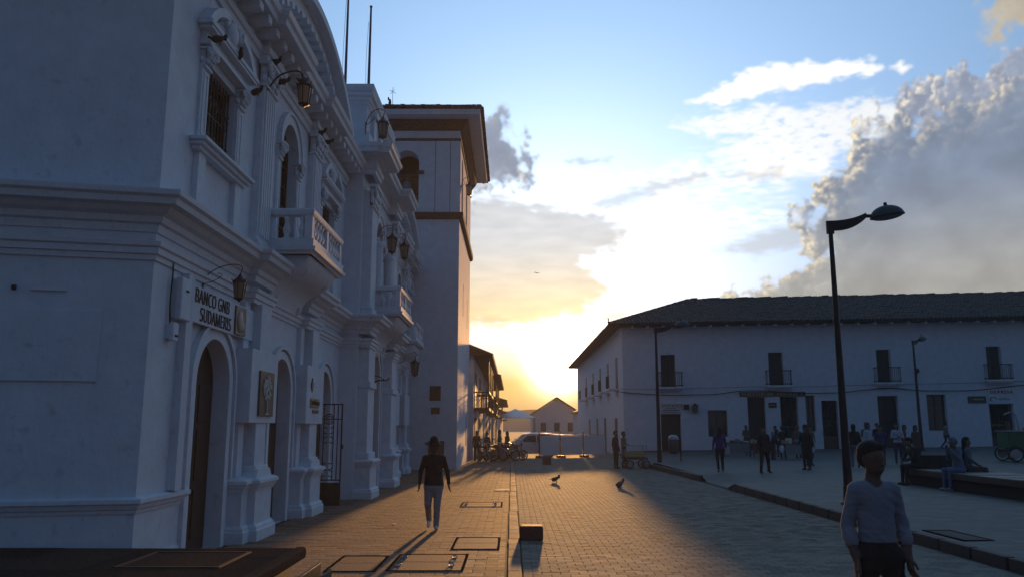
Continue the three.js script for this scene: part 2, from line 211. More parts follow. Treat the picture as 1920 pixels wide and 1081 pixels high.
// ------------------------------------------------------------------ the white bank building, left side of the street
const W = -4.8;
const extM = (p0, w = W) => new THREE.Matrix4().set(0, 0, 1, w + p0, 0, 1, 0, 0, -1, 0, 0, 0, 0, 0, 0, 1);
const ext = (shape, p0, t, seg = 14) => new THREE.ExtrudeGeometry(shape, { depth: t, bevelEnabled: false, curveSegments: seg }).applyMatrix4(extM(p0));
const fb = (s0, s1, y0, y1, p0, p1, r) => box(W + p0, W + p1, y0, y1, -s1, -s0, r);
const archPath = (c, hw, y0, ys, P = THREE.Path) => { const p = new P(); p.moveTo(c - hw, y0); p.lineTo(c - hw, ys); p.absarc(c, ys, hw, Math.PI, 0, true); p.lineTo(c + hw, y0); p.closePath(); return p; };
const rectPath = (s0, s1, y0, y1, P = THREE.Path) => { const p = new P(); p.moveTo(s0, y0); p.lineTo(s0, y1); p.lineTo(s1, y1); p.lineTo(s1, y0); p.closePath(); return p; };
const ringArch = (c, r0, r1, ys, y0) => { const s = new THREE.Shape(); s.moveTo(c - r1, y0); s.lineTo(c - r1, ys); s.absarc(c, ys, r1, Math.PI, 0, true); s.lineTo(c + r1, y0); s.lineTo(c + r0, y0); s.lineTo(c + r0, ys); s.absarc(c, ys, r0, 0, Math.PI, false); s.lineTo(c - r0, y0); s.closePath(); return s; };
// plan path along the street wall from far to near with steps forward: jogs = [[s0, s1, p], ...]
const jogPath = (sNear, sFar, jogs, base = 0) => { const pts = [[W + base, -sFar]]; for (const [a, b, p] of [...jogs].sort((u, v) => v[0] - u[0])) { const f = Math.min(b, sFar), n = Math.max(a, sNear); if (f >= sFar - 1e-6) pts[0] = [W + base + p, -sFar]; else pts.push([W + base, -f], [W + base + p, -f]); if (n <= sNear + 1e-6) { pts.push([W + base + p, -sNear]); return pts; } pts.push([W + base + p, -n], [W + base, -n]); } pts.push([W + base, -sNear]); return pts; };
const SIDE = [-0.974, 0.225], sideEnd = [W + SIDE[0] * 9, -10.5 + SIDE[1] * 9];
const bank = thing('bank_building', 'long white stucco bank building with arched doors and stone balconies', 'building');
// moulding profiles [out, y]
const cornice = [[-0.3, 4.5], [0.03, 4.5], [0.05, 4.6], [0.1, 4.62], [0.12, 4.7], [0.2, 4.74], [0.26, 4.8], [0.36, 4.82], [0.38, 4.9], [0.43, 4.93], [0.44, 5.0], [0.3, 5.03], [-0.3, 5.04]];
const bandP = [[-0.3, 4.12], [0.03, 4.12], [0.035, 4.19], [0.07, 4.2], [0.075, 4.28], [0.11, 4.3], [0.12, 4.36], [0.04, 4.38], [-0.3, 4.38]];
const ledge = [[-0.3, 0.84], [0.02, 0.84], [0.03, 0.88], [0.05, 0.9], [0.07, 0.95], [0.1, 0.97], [0.1, 1.02], [0.05, 1.04], [-0.3, 1.08]];
const plinth = [[-0.3, -0.05], [0.08, -0.05], [0.08, 0.18], [0.06, 0.2], [0.055, 0.24], [0.02, 0.28], [-0.3, 0.29]];
const topCornice = [[-0.3, 8.72], [0.05, 8.72], [0.06, 8.84], [0.1, 8.86], [0.11, 8.98], [0.06, 9.0], [0.06, 9.12], [0.14, 9.16], [0.2, 9.2], [0.5, 9.22], [0.52, 9.32], [0.57, 9.36], [0.6, 9.46], [0.4, 9.5], [-0.3, 9.52]];
function capital(c, y, hw, p, h = 0.42, fullY = true) {           // leafy capital on a pilaster
  const g = [fb(c - hw * 1.3, c + hw * 1.3, y + h * 0.86, y + h, p - 0.1, p + 0.14, 0.01), fb(c - hw, c + hw, y, y + h * 0.9, p - 0.1, p + 0.02, 0.01), fb(c - hw * 1.12, c + hw * 1.12, y - 0.05, y, p - 0.1, p + 0.05, 0.015)];
  const n = Math.max(3, Math.round(hw * 8));
  for (let row = 0; row < 2; row++) for (let i = 0; i < n; i++) { const s = c - hw + ((i + 0.5 + (row % 2) * 0.1) * 2 * hw) / n; g.push(ball(W + p + 0.04 + row * 0.03, y + h * (0.25 + 0.33 * row), -s, 0.045 + 0.015 * row, h * 0.2, hw / n * 0.9, 7, 5), ball(W + p + 0.085 + row * 0.03, y + h * (0.4 + 0.33 * row), -s, 0.03, 0.03, hw / n * 0.8, 6, 4)); }
  for (const k of [-1, 1]) { g.push(new THREE.TorusGeometry(h * 0.14, 0.03, 5, 10).rotateY(Math.PI / 2).translate(W + p + 0.1, y + h * 0.74, -(c + k * hw * 1.1))); for (let row = 0; row < 2; row++) g.push(ball(W + p - 0.03, y + h * (0.3 + 0.34 * row), -(c + k * hw * 1.02), 0.05, h * 0.2, 0.045, 7, 5)); }
  return g;
}
function fluted(name, c, hw, p0, p1, y0, y1, parent) {            // fluted pilaster > capital, base
  const g = [fb(c - hw, c + hw, y0, y1, p0, p1)], n = 5, w = (2 * hw) / (n + 0.6);
  for (let i = 0; i < n; i++) { const s = c - hw + (i + 0.8) * w; g.push(fb(s - w * 0.3, s + w * 0.3, y0 + 0.35, y1 - 0.1, p1 - 0.01, p1 + 0.035, 0.012)); }
  const o = obj(name, g, M.trim, parent);
  obj('pilaster_base', [fb(c - hw * 1.25, c + hw * 1.25, y0, y0 + 0.12, p0, p1 + 0.1, 0.01), fb(c - hw * 1.15, c + hw * 1.15, y0 + 0.12, y0 + 0.2, p0, p1 + 0.07, 0.03), fb(c - hw * 1.08, c + hw * 1.08, y0 + 0.2, y0 + 0.26, p0, p1 + 0.045, 0.02)], M.trim, o);
  obj('capital', capital(c, y1, hw, p1), M.trim, o);
  return o;
}
function grille(s0, s1, y0, y1, p, parent) {
  const g = [], n = Math.round((s1 - s0) / 0.13);
  for (let i = 0; i <= n; i++) { const s = s0 + ((s1 - s0) * i) / n; g.push(rod([W + p, y0, -s], [W + p, y1, -s], 0.011)); }
  for (const y of [y0 + 0.12, (y0 + y1) / 2, y1 - 0.15]) g.push(rod([W + p, y, -s0], [W + p, y, -s1], 0.012));
  for (let i = 0; i < n; i += 2) { const s = s0 + ((s1 - s0) * (i + 1)) / n; for (const y of [y0 + 0.32, (y0 + y1) / 2 + 0.22]) g.push(new THREE.TorusGeometry(0.07, 0.01, 5, 12).rotateY(Math.PI / 2).translate(W + p, y, -s)); }
  return obj('window_grille', g, M.iron, parent);
}
function rectWindow(c) {                                          // part: window > frame, pane, grille, sill, pediment
  const w = new THREE.Group(); w.name = 'window'; bank.add(w);
  obj('window_pane', fb(c - 0.65, c + 0.65, 6.2, 7.58, -0.27, -0.24), M.glass, w);
  obj('window_frame', [fb(c - 0.65, c + 0.65, 6.2, 6.27, -0.24, -0.18), fb(c - 0.65, c + 0.65, 7.47, 7.58, -0.24, -0.18), fb(c - 0.65, c - 0.55, 6.27, 7.47, -0.24, -0.18), fb(c + 0.55, c + 0.65, 6.27, 7.47, -0.24, -0.18), fb(c - 0.04, c + 0.04, 6.27, 7.47, -0.24, -0.18)], M.wood, w);
  grille(c - 0.6, c + 0.6, 6.2, 7.58, -0.1, w);
  obj('window_sill', [fb(c - 1.05, c + 1.05, 6.02, 6.08, 0, 0.14, 0.01), fb(c - 1.1, c + 1.1, 6.08, 6.14, 0, 0.2, 0.012), fb(c - 1.14, c + 1.14, 6.14, 6.2, 0, 0.26, 0.012)], M.trim, w);
  for (const k of [-1, 1]) { const a = c + k * 0.8; obj('jamb_pilaster', [fb(a - 0.14, a + 0.14, 6.2, 7.42, 0, 0.05), fb(a - 0.085, a - 0.055, 6.32, 7.32, 0.05, 0.065), fb(a + 0.055, a + 0.085, 6.32, 7.32, 0.05, 0.065), fb(a - 0.055, a + 0.055, 7.28, 7.32, 0.05, 0.065), fb(a - 0.055, a + 0.055, 6.32, 6.36, 0.05, 0.065)], M.trim, w); obj('jamb_capital', capital(a, 7.42, 0.13, 0.05, 0.28), M.trim, w); obj('apron_strip', fb(a - 0.14, a + 0.14, 5.06, 6.02, 0, 0.09), M.trim, w); }
  obj('window_entablature', [fb(c - 1.0, c + 1.0, 7.73, 7.8, 0, 0.16, 0.01), fb(c - 0.98, c + 0.98, 7.8, 7.95, 0, 0.1), fb(c - 1.08, c + 1.08, 7.95, 8.0, 0, 0.22, 0.01), fb(c - 1.14, c + 1.14, 8.0, 8.08, 0, 0.24, 0.012)], M.trim, w);
  const horn = []; for (const k of [-1, 1]) { const sh = new THREE.Shape(); sh.moveTo(c + k * 1.12, 8.09); sh.quadraticCurveTo(c + k * 0.85, 8.52, c + k * 0.34, 8.58); sh.lineTo(c + k * 0.34, 8.44); sh.quadraticCurveTo(c + k * 0.72, 8.4, c + k * 0.92, 8.09); sh.closePath(); horn.push(ext(sh, 0, 0.2, 10), new THREE.TorusGeometry(0.075, 0.045, 6, 12).rotateY(Math.PI / 2).translate(W + 0.14, 8.5, -(c + k * 0.33))); }
  horn.push(ext(shapeOf([[c - 0.8, 8.085], [c + 0.8, 8.085], [c + 0.4, 8.4], [c - 0.4, 8.4]]), 0, 0.06));
  obj('window_pediment', horn, M.trim, w);
  obj('shell_ornament', [ball(W + 0.1, 8.36, -c, 0.12, 0.24, 0.17), ball(W + 0.08, 8.22, -(c - 0.2), 0.08, 0.05, 0.065), ball(W + 0.08, 8.22, -(c + 0.2), 0.08, 0.05, 0.065)], M.trim, w);
}
function archWindow(c, pb = 0, hw = 0.6, y0 = 5.3, ys = 7.7) {
  const w = new THREE.Group(); w.name = 'balcony_door'; bank.add(w);
  obj('door_leaf', ext(archPath(c, hw, y0, ys, THREE.Shape), pb - 0.27, 0.05), M.glass, w);
  const bars = [fb(c - 0.03, c + 0.03, y0, ys + 0.5, pb - 0.22, pb - 0.18)]; for (let y = y0 + 0.4; y < ys; y += 0.45) bars.push(fb(c - hw, c + hw, y - 0.02, y + 0.02, pb - 0.22, pb - 0.185));
  obj('door_frame', [...bars, ext(ringArch(c, hw - 0.07, hw, ys, y0), pb - 0.22, 0.05)], M.wood, w);
  obj('archivolt', [ext(ringArch(c, hw, hw + 0.2, ys, ys - 0.02), pb, 0.07), ext(ringArch(c, hw + 0.2, hw + 0.26, ys, ys - 0.02), pb, 0.11)], M.trim, w);
  for (const k of [-1, 1]) { const a = c + k * (hw + 0.13); obj('jamb_pilaster', [fb(a - 0.13, a + 0.13, 5.05, ys - 0.34, pb, pb + 0.045), fb(a - 0.09, a - 0.06, 5.4, ys - 0.45, pb + 0.045, pb + 0.06), fb(a + 0.06, a + 0.09, 5.4, ys - 0.45, pb + 0.045, pb + 0.06)], M.trim, w); const cg = capital(a, ys - 0.34, 0.12, pb + 0.045, 0.3); obj('jamb_capital', cg, M.trim, w); }
}
const balusterG = lathe([[0, 0], [0.07, 0], [0.07, 0.04], [0.045, 0.06], [0.05, 0.1], [0.075, 0.17], [0.07, 0.22], [0.04, 0.3], [0.035, 0.36], [0.055, 0.38], [0.055, 0.41], [0.065, 0.42], [0.065, 0.46], [0, 0.46]], 10);
function balcony(c, hw, pb, depth, yb, n) {                      // part: balcony > slab, console, rail, baluster ...
  const b = new THREE.Group(); b.name = 'balcony'; bank.add(b);
  const P = pb + depth;
  const U = [[W + pb, -(c + hw)], [W + P, -(c + hw)], [W + P, -(c - hw)], [W + pb, -(c - hw)]];
  obj('balcony_slab', [fb(c - hw + 0.02, c + hw - 0.02, yb, yb + 0.3, pb, P - 0.02), sweep(U, [[-0.2, yb], [-0.02, yb], [0.0, yb + 0.04], [0.07, yb + 0.06], [0.09, yb + 0.13], [0.03, yb + 0.15], [0.03, yb + 0.3], [-0.2, yb + 0.3]])], M.trim, b);
  const sh = new THREE.Shape(); sh.moveTo(0, yb); sh.lineTo(depth - 0.12, yb); sh.quadraticCurveTo(depth - 0.2, yb - 0.26, depth * 0.5, yb - 0.36); sh.quadraticCurveTo(0.18, yb - 0.45, 0.06, yb - 0.86); sh.lineTo(0, yb - 0.9); sh.closePath();
  obj('balcony_console', new THREE.ExtrudeGeometry(sh, { depth: 2 * hw - 0.5, bevelEnabled: true, bevelThickness: 0.08, bevelSize: 0.05, bevelSegments: 2, curveSegments: 12 }).translate(W + pb, 0, -(c + hw) + 0.25), M.trim, b);
  for (const k of [-0.62, 0.62]) { obj('console_scroll', new THREE.TorusGeometry(0.1, 0.05, 6, 12).translate(W + P - 0.3, yb - 0.2, -(c + k * hw)), M.trim, b); obj('console_scroll', new THREE.TorusGeometry(0.08, 0.045, 6, 12).translate(W + pb + 0.1, yb - 0.78, -(c + k * hw)), M.trim, b); }
  const yr = yb + 0.76;
  obj('balcony_rail', sweep(U, [[-0.17, yr], [0.0, yr], [0.02, yr + 0.03], [0.03, yr + 0.1], [0.0, yr + 0.14], [-0.17, yr + 0.14], [-0.19, yr + 0.07]]), M.trim, b);
  for (const [s, p] of [[c - hw + 0.08, P - 0.08], [c + hw - 0.08, P - 0.08], [c, P - 0.08]]) obj('balcony_pier', fb(s - 0.08, s + 0.08, yb + 0.3, yr, p - 0.08, p + 0.07, 0.01), M.trim, b);
  for (let i = 0; i < n; i++) { const s = c - hw + 0.3 + ((2 * hw - 0.6) * i) / (n - 1); if (Math.abs(s - c) > 0.12) obj('baluster', balusterG.clone().translate(W + P - 0.08, yb + 0.3, -s), M.trim, b); }
  const m = Math.max(2, Math.round((depth - 0.2) / 0.22));
  for (const k of [-1, 1]) for (let i = 0; i < m; i++) obj('baluster', balusterG.clone().translate(W + pb + 0.12 + ((depth - 0.34) * i) / (m - 1), yb + 0.3, -(c + k * (hw - 0.08))), M.trim, b);
}
function arcDoor(c, hw, ys, pb, leaf = true, y0 = 0) {
  const d = new THREE.Group(); d.name = 'door'; bank.add(d);
  if (leaf) { obj('door_leaf', [ext(archPath(c, hw, y0 - 0.02, ys, THREE.Shape), pb - 0.27, 0.05)], M.wood, d); const pn = []; for (const k of [-1, 1]) for (const [a, b] of [[0.2, 0.95], [1.1, 1.9], [2.0, 2.6]]) pn.push(fb(c + k * hw * 0.5 - hw * 0.34, c + k * hw * 0.5 + hw * 0.34, a, b, pb - 0.22, pb - 0.2, 0.008)); pn.push(fb(c - 0.03, c + 0.03, 0, ys, pb - 0.22, pb - 0.195)); pn.forEach((q) => obj('door_panel', q, M.wood, d)); }
  obj('door_archivolt', [ext(ringArch(c, hw, hw + 0.16, ys, y0), pb, 0.06), ext(ringArch(c, hw + 0.2, hw + 0.27, ys, 1.06), pb, 0.1)], M.trim, d);
}
function pier(c, pb = 0, hb = 0.78, hf = 0.46, plate = true) {     // part: pier > pedestal, pilaster strips
  const q = new THREE.Group(); q.name = 'pier'; bank.add(q);
  const path = (db, df, e) => jogPath(c - hb - e, c + hb + e, [[c - hf, c + hf, df - db]], pb + db);
  obj('pedestal', [fb(c - hb, c + hb, 0, 1.0, pb - 0.05, pb + 0.24), fb(c - hf, c + hf, 0, 1.0, pb + 0.2, pb + 0.37)], M.plaster, q);
  const U = (hw, p) => [[c + hw, pb - 0.02], [c + hw, p]];
  const wrap = [[W + pb, -(c + hb)], [W + pb + 0.24, -(c + hb)], [W + pb + 0.24, -(c + hf)], [W + pb + 0.37, -(c + hf)], [W + pb + 0.37, -(c - hf)], [W + pb + 0.24, -(c - hf)], [W + pb + 0.24, -(c - hb)], [W + pb, -(c - hb)]];
  obj('pedestal_base', sweep(wrap, plinth.map(([a, y]) => [a < 0 ? -0.1 : a, y])), M.trim, q);
  obj('pedestal_cap', sweep(wrap, ledge.map(([a, y]) => [a < 0 ? -0.1 : a, y])), M.trim, q);
  obj('pedestal_slope', [ext(shapeOf([[c - hf, 1.05], [c + hf, 1.05], [c + hf * 0.72, 1.2], [c - hf * 0.72, 1.2]]), pb, 0.36), fb(c - hf * 0.8, c + hf * 0.8, 1.1, 1.26, pb, pb + 0.32, 0.02)], M.trim, q);
  obj('pilaster_strip', [fb(c - hb + 0.06, c - hb + 0.34, 1.05, 4.12, pb, pb + 0.1), fb(c + hb - 0.34, c + hb - 0.06, 1.05, 4.12, pb, pb + 0.1), fb(c - hf * 0.62, c + hf * 0.62, 1.2, 4.12, pb, pb + 0.26)], M.plaster, q);
  if (plate) obj('plaque_panel', fb(c - 0.78, c + 0.78, 2.0, 3.28, pb, pb + 0.29, 0.008), M.plaster, q);
}
function wing(sa, sb, bays, side) {
  const piers = bays.slice(1).map((b, i) => (b + bays[i]) / 2);
  const sh = rectPath(sa, sb, -0.1, 9.3, THREE.Shape);
  bays.forEach((c, i) => { sh.holes.push(archPath(c, 0.71, 0, 2.6)); sh.holes.push(i === 1 ? archPath(c - 0.15, 0.6, 5.3, 7.7) : rectPath(c - 0.97, c + 0.33, 6.2, 7.58)); });
  obj('street_wall', ext(sh, -0.5, 0.5, 20), M.plaster, bank);
  const jg = piers.map((c) => [c - 0.52, c + 0.52, 0.16]), up = piers.map((c) => [c - 0.5, c + 0.5, 0.14]);
  const near = side ? [sideEnd] : [];
  const path = (j) => [...jogPath(sa, sb, j), ...near];
  obj('floor_cornice', sweep(path(jg), cornice), M.trim, bank);
  obj('floor_band', sweep(path(jg), bandP), M.trim, bank);
  obj('top_cornice', sweep(path(up), topCornice), M.trim, bank);
  for (let s = sa + 0.35; s < sb - 0.2; s += 0.5) obj('modillion', fb(s - 0.1, s + 0.1, 9.05, 9.21, 0.02, 0.46, 0.02), M.trim, bank);
  // segmental pediment over the middle of the wing
  const c = (sa + sb) / 2 + (side ? 0.3 : 0), half = Math.min(3.7, (sb - sa) / 2 - 0.8), rise = 1.45, R = (half * half + rise * rise) / (2 * rise), a = Math.asin(half / R), cy = 9.52 + rise - R;
  const arc = new THREE.Shape(); arc.absarc(c, cy, R, Math.PI / 2 + a, Math.PI / 2 - a, true); arc.absarc(c, cy, R - 0.3, Math.PI / 2 - a, Math.PI / 2 + a, false); arc.closePath();
  const arc2 = new THREE.Shape(); arc2.absarc(c, cy, R + 0.16, Math.PI / 2 + a, Math.PI / 2 - a, true); arc2.absarc(c, cy, R - 0.02, Math.PI / 2 - a, Math.PI / 2 + a, false); arc2.closePath();
  const ped = new THREE.Group(); ped.name = 'arched_pediment'; bank.add(ped);
  obj('pediment_arch', [ext(arc, -0.3, 0.62, 40), ext(arc2, -0.3, 0.86, 40)], M.trim, ped);
  const ty = new THREE.Shape(); ty.absarc(c, cy, R - 0.2, Math.PI / 2 + a * 0.97, Math.PI / 2 - a * 0.97, true); ty.closePath(); obj('tympanum', ext(ty, -0.4, 0.42, 40), M.plaster, ped);
  for (let t = -0.85; t <= 0.86; t += 0.1) { const an = Math.PI / 2 + a * t; obj('pediment_bracket', new THREE.BoxGeometry(0.36, 0.12, 0.16).rotateX(a * t).translate(W + 0.2, cy + Math.sin(an) * (R - 0.36), -(c + Math.cos(an) * (R - 0.36))), M.trim, ped); }
  obj('pediment_block', fb(c - 0.6, c + 0.7, 10.9, 11.45, -0.3, 0.4, 0.02), M.trim, ped);
  bays.forEach((b, i) => { arcDoor(b, 0.71, 2.6, 0); if (i === 1) { archWindow(b - 0.15); balcony(b - 0.2, 1.33, 0, 0.95, 5.2, 10); } else rectWindow(b - 0.32); });
  piers.forEach((p) => { pier(p); fluted('fluted_pilaster', p - 0.1, 0.36, 0, 0.14, 5.04, 8.3, bank); });
  return piers;
}
const pierL = wing(10.5, 22.2, [12.78, 16.55, 20.4], true);
wing(27.8, 37.45, [29.9, 33.3, 36.2], false);
// the corner: wall strip, its ledge and plinth round to the side wall
obj('corner_ledge', sweep([[W, -12.03], [W, -10.5], sideEnd], ledge), M.trim, bank);
obj('corner_plinth', sweep([[W, -12.03], [W, -10.5], sideEnd], plinth.map(([a, y]) => [a * 0.5, y])), M.trim, bank);
obj('corner_strip', fb(11.4, 11.62, 1.06, 4.12, 0, 0.12), M.plaster, bank);
{
  const pl = shapeOf([[W - 0.001, 10.5], [sideEnd[0], -sideEnd[1]], [-14, 38], [W - 0.5, 38], [W - 0.5, 11.0], [W - 0.001, 11.0]]);
  pl.holes.push(shapeOf([[W - 0.75, 11.4], [W - 0.75, 37.5], [-13, 37.5], [sideEnd[0] + 0.6, 9.5]]));
  obj('side_wall', new THREE.ExtrudeGeometry(pl, { depth: 9.3, bevelEnabled: false }).rotateX(-Math.PI / 2).translate(0, -0.05, 0), M.plaster, bank);
  obj('roof_slab', new THREE.ExtrudeGeometry(shapeOf([[W - 0.05, 10.7], [sideEnd[0], -sideEnd[1] + 0.1], [-14, 38], [W - 0.05, 38]]), { depth: 0.3, bevelEnabled: false }).rotateX(-Math.PI / 2).translate(0, 9.27, 0), M.plaster, bank);
  const an = Math.atan2(SIDE[1], -SIDE[0]), panel = (t0, t1, y0, y1, e, n, m) => { const g = box(-t1, -t0, y0, y1, 0, e, 0.004).rotateY(an).translate(W, 0, -10.5); return obj(n, g, m, bank); };
  panel(0.58, 4.5, 2.5, 3.42, 0.03, 'side_panel', M.plaster); panel(1.02, 1.45, 3.66, 3.685, 0.03, 'wall_drip', M.trim); panel(1.62, 1.67, 3.66, 3.72, 0.04, 'bolt_stub', M.dark);
}
// central pavilion
{
  const pb = 0.5, c = 25, a = 22.2, b = 27.8;
  const sh = rectPath(a, b, -0.1, 9.7, THREE.Shape); sh.holes.push(archPath(c, 0.8, 0, 3.4), archPath(c, 0.62, 5.5, 7.75));
  obj('street_wall', ext(sh, -0.05, 0.55, 20), M.plaster, bank);
  const ret = [[W + 0.0, -b], [W + pb, -b], [W + pb, -a], [W + 0.0, -a]];
  const jog = [[W, -b], [W + pb, -b], ...[[26.75, b - 0.1], [a + 0.1, 23.25]].flatMap(([n, f]) => [[W + pb, -f], [W + pb + 0.3, -f], [W + pb + 0.3, -n], [W + pb, -n]]), [W + pb, -a], [W, -a]];
  for (const [n, p] of [['floor_cornice', cornice], ['floor_band', bandP], ['pavilion_cornice', topCornice.map(([o, y]) => [o, y + 0.42])]]) obj(n, sweep(jog, p.map(([o, y]) => [o < 0 ? -0.06 : o, y])), M.trim, bank);
  for (const s of [a + 0.68, b - 0.6]) {
    const q = new THREE.Group(); q.name = 'corner_pier'; bank.add(q);
    const hw = 0.55, w = (p, e) => [[W + pb, -(s + e)], [W + pb + p, -(s + e)], [W + pb + p, -(s - e)], [W + pb, -(s - e)]];
    obj('pedestal', fb(s - hw, s + hw, 0, 1.0, pb, pb + 0.42), M.plaster, q);
    obj('pedestal_base', sweep(w(0.42, hw), plinth.map(([o, y]) => [o < 0 ? -0.1 : o, y])), M.trim, q); obj('pedestal_cap', sweep(w(0.42, hw), ledge.map(([o, y]) => [o < 0 ? -0.1 : o, y])), M.trim, q);
    obj('pier_shaft', [fb(s - hw + 0.06, s + hw - 0.06, 1.0, 4.2, pb, pb + 0.3), fb(s - hw + 0.03, s + hw - 0.03, 3.0, 3.18, pb, pb + 0.36, 0.02), fb(s - hw + 0.03, s + hw - 0.03, 1.06, 1.24, pb, pb + 0.37, 0.03)], M.plaster, q);
    obj('upper_pilaster', [fb(s - 0.42, s + 0.42, 5.04, 8.7, pb, pb + 0.26), fb(s - 0.5, s + 0.5, 5.04, 5.2, pb, pb + 0.36, 0.02), fb(s - 0.46, s + 0.46, 5.2, 5.3, pb, pb + 0.32, 0.03)], M.plaster, q);
    obj('capital', capital(s, 8.25, 0.42, pb + 0.26, 0.62), M.trim, q);
  }
  arcDoor(c, 0.8, 3.4, pb); archWindow(c, pb, 0.62, 5.5, 7.75); balcony(c, 1.3, pb, 0.95, 5.2, 9);
  for (const k of [-1, 1]) obj('round_column', lathe([[0, 5.05], [0.2, 5.05], [0.2, 5.2], [0.15, 5.28], [0.15, 7.3], [0.2, 7.36], [0.22, 7.5], [0, 7.5]], 14).translate(W + pb + 0.2, 0, -(c + k * 1.05)), M.trim, bank);
  // attic with panels, moulded top and scrolled shoulders
  const aw = rectPath(a + 0.15, b - 0.15, 9.9, 11.55, THREE.Shape); for (const s of [23.8, 25, 26.2]) aw.holes.push(rectPath(s - 0.28, s + 0.28, 10.55, 11.15));
  obj('attic_wall', [ext(aw, pb - 0.2, 0.22), fb(a + 0.15, b - 0.15, 9.9, 11.55, -0.35, -0.2), fb(a + 0.15, a + 0.45, 9.9, 11.55, -0.2, pb - 0.2), fb(b - 0.45, b - 0.15, 9.9, 11.55, -0.2, pb - 0.2), fb(a + 0.45, b - 0.45, 11.35, 11.55, -0.2, pb - 0.2), fb(a + 0.7, b - 0.7, 11.5, 11.95, -0.3, pb - 0.05), fb(a + 0.1, b - 0.1, 9.92, 10.45, -0.4, pb + 0.12, 0.01)], M.plaster, bank);
  const U = (p, s0, s1) => [[W - 0.35, -s1], [W + p, -s1], [W + p, -s0], [W - 0.35, -s0]];
  obj('attic_cornice', sweep(U(pb + 0.02, a + 0.15, b - 0.15), [[-0.05, 11.3], [0.02, 11.3], [0.06, 11.38], [0.1, 11.4], [0.12, 11.48], [0.2, 11.52], [0.22, 11.6], [0, 11.64], [-0.05, 11.64]]), M.trim, bank);
  obj('attic_coping', sweep(U(pb - 0.05, a + 0.7, b - 0.7), [[-0.05, 11.85], [0.04, 11.88], [0.14, 11.94], [0.18, 12.02], [0.18, 12.12], [-0.05, 12.14]]), M.trim, bank);
  obj('attic_top', fb(a + 0.72, b - 0.72, 11.9, 12.13, -0.35, pb - 0.04), M.trim, bank);
  for (const s of [23.2, 24.4, 25.6, 26.8]) obj('attic_pier', [fb(s - 0.2, s + 0.2, 10.45, 11.3, pb, pb + 0.14, 0.01), fb(s - 0.26, s + 0.26, 11.12, 11.32, pb, pb + 0.22, 0.01)], M.trim, bank);
  for (const s of [23.8, 25, 26.2]) { const q = new THREE.Group(); q.name = 'attic_opening'; bank.add(q); const g = []; for (let i = -2; i <= 2; i++) g.push(rod([W + pb + 0.06, 10.5, -(s + i * 0.11)], [W + pb + 0.06, 11.2, -(s + i * 0.11)], 0.016)); g.push(new THREE.TorusGeometry(0.14, 0.016, 5, 14).rotateY(Math.PI / 2).translate(W + pb + 0.06, 10.85, -s)); obj('opening_grille', g, M.trim, q); }
}
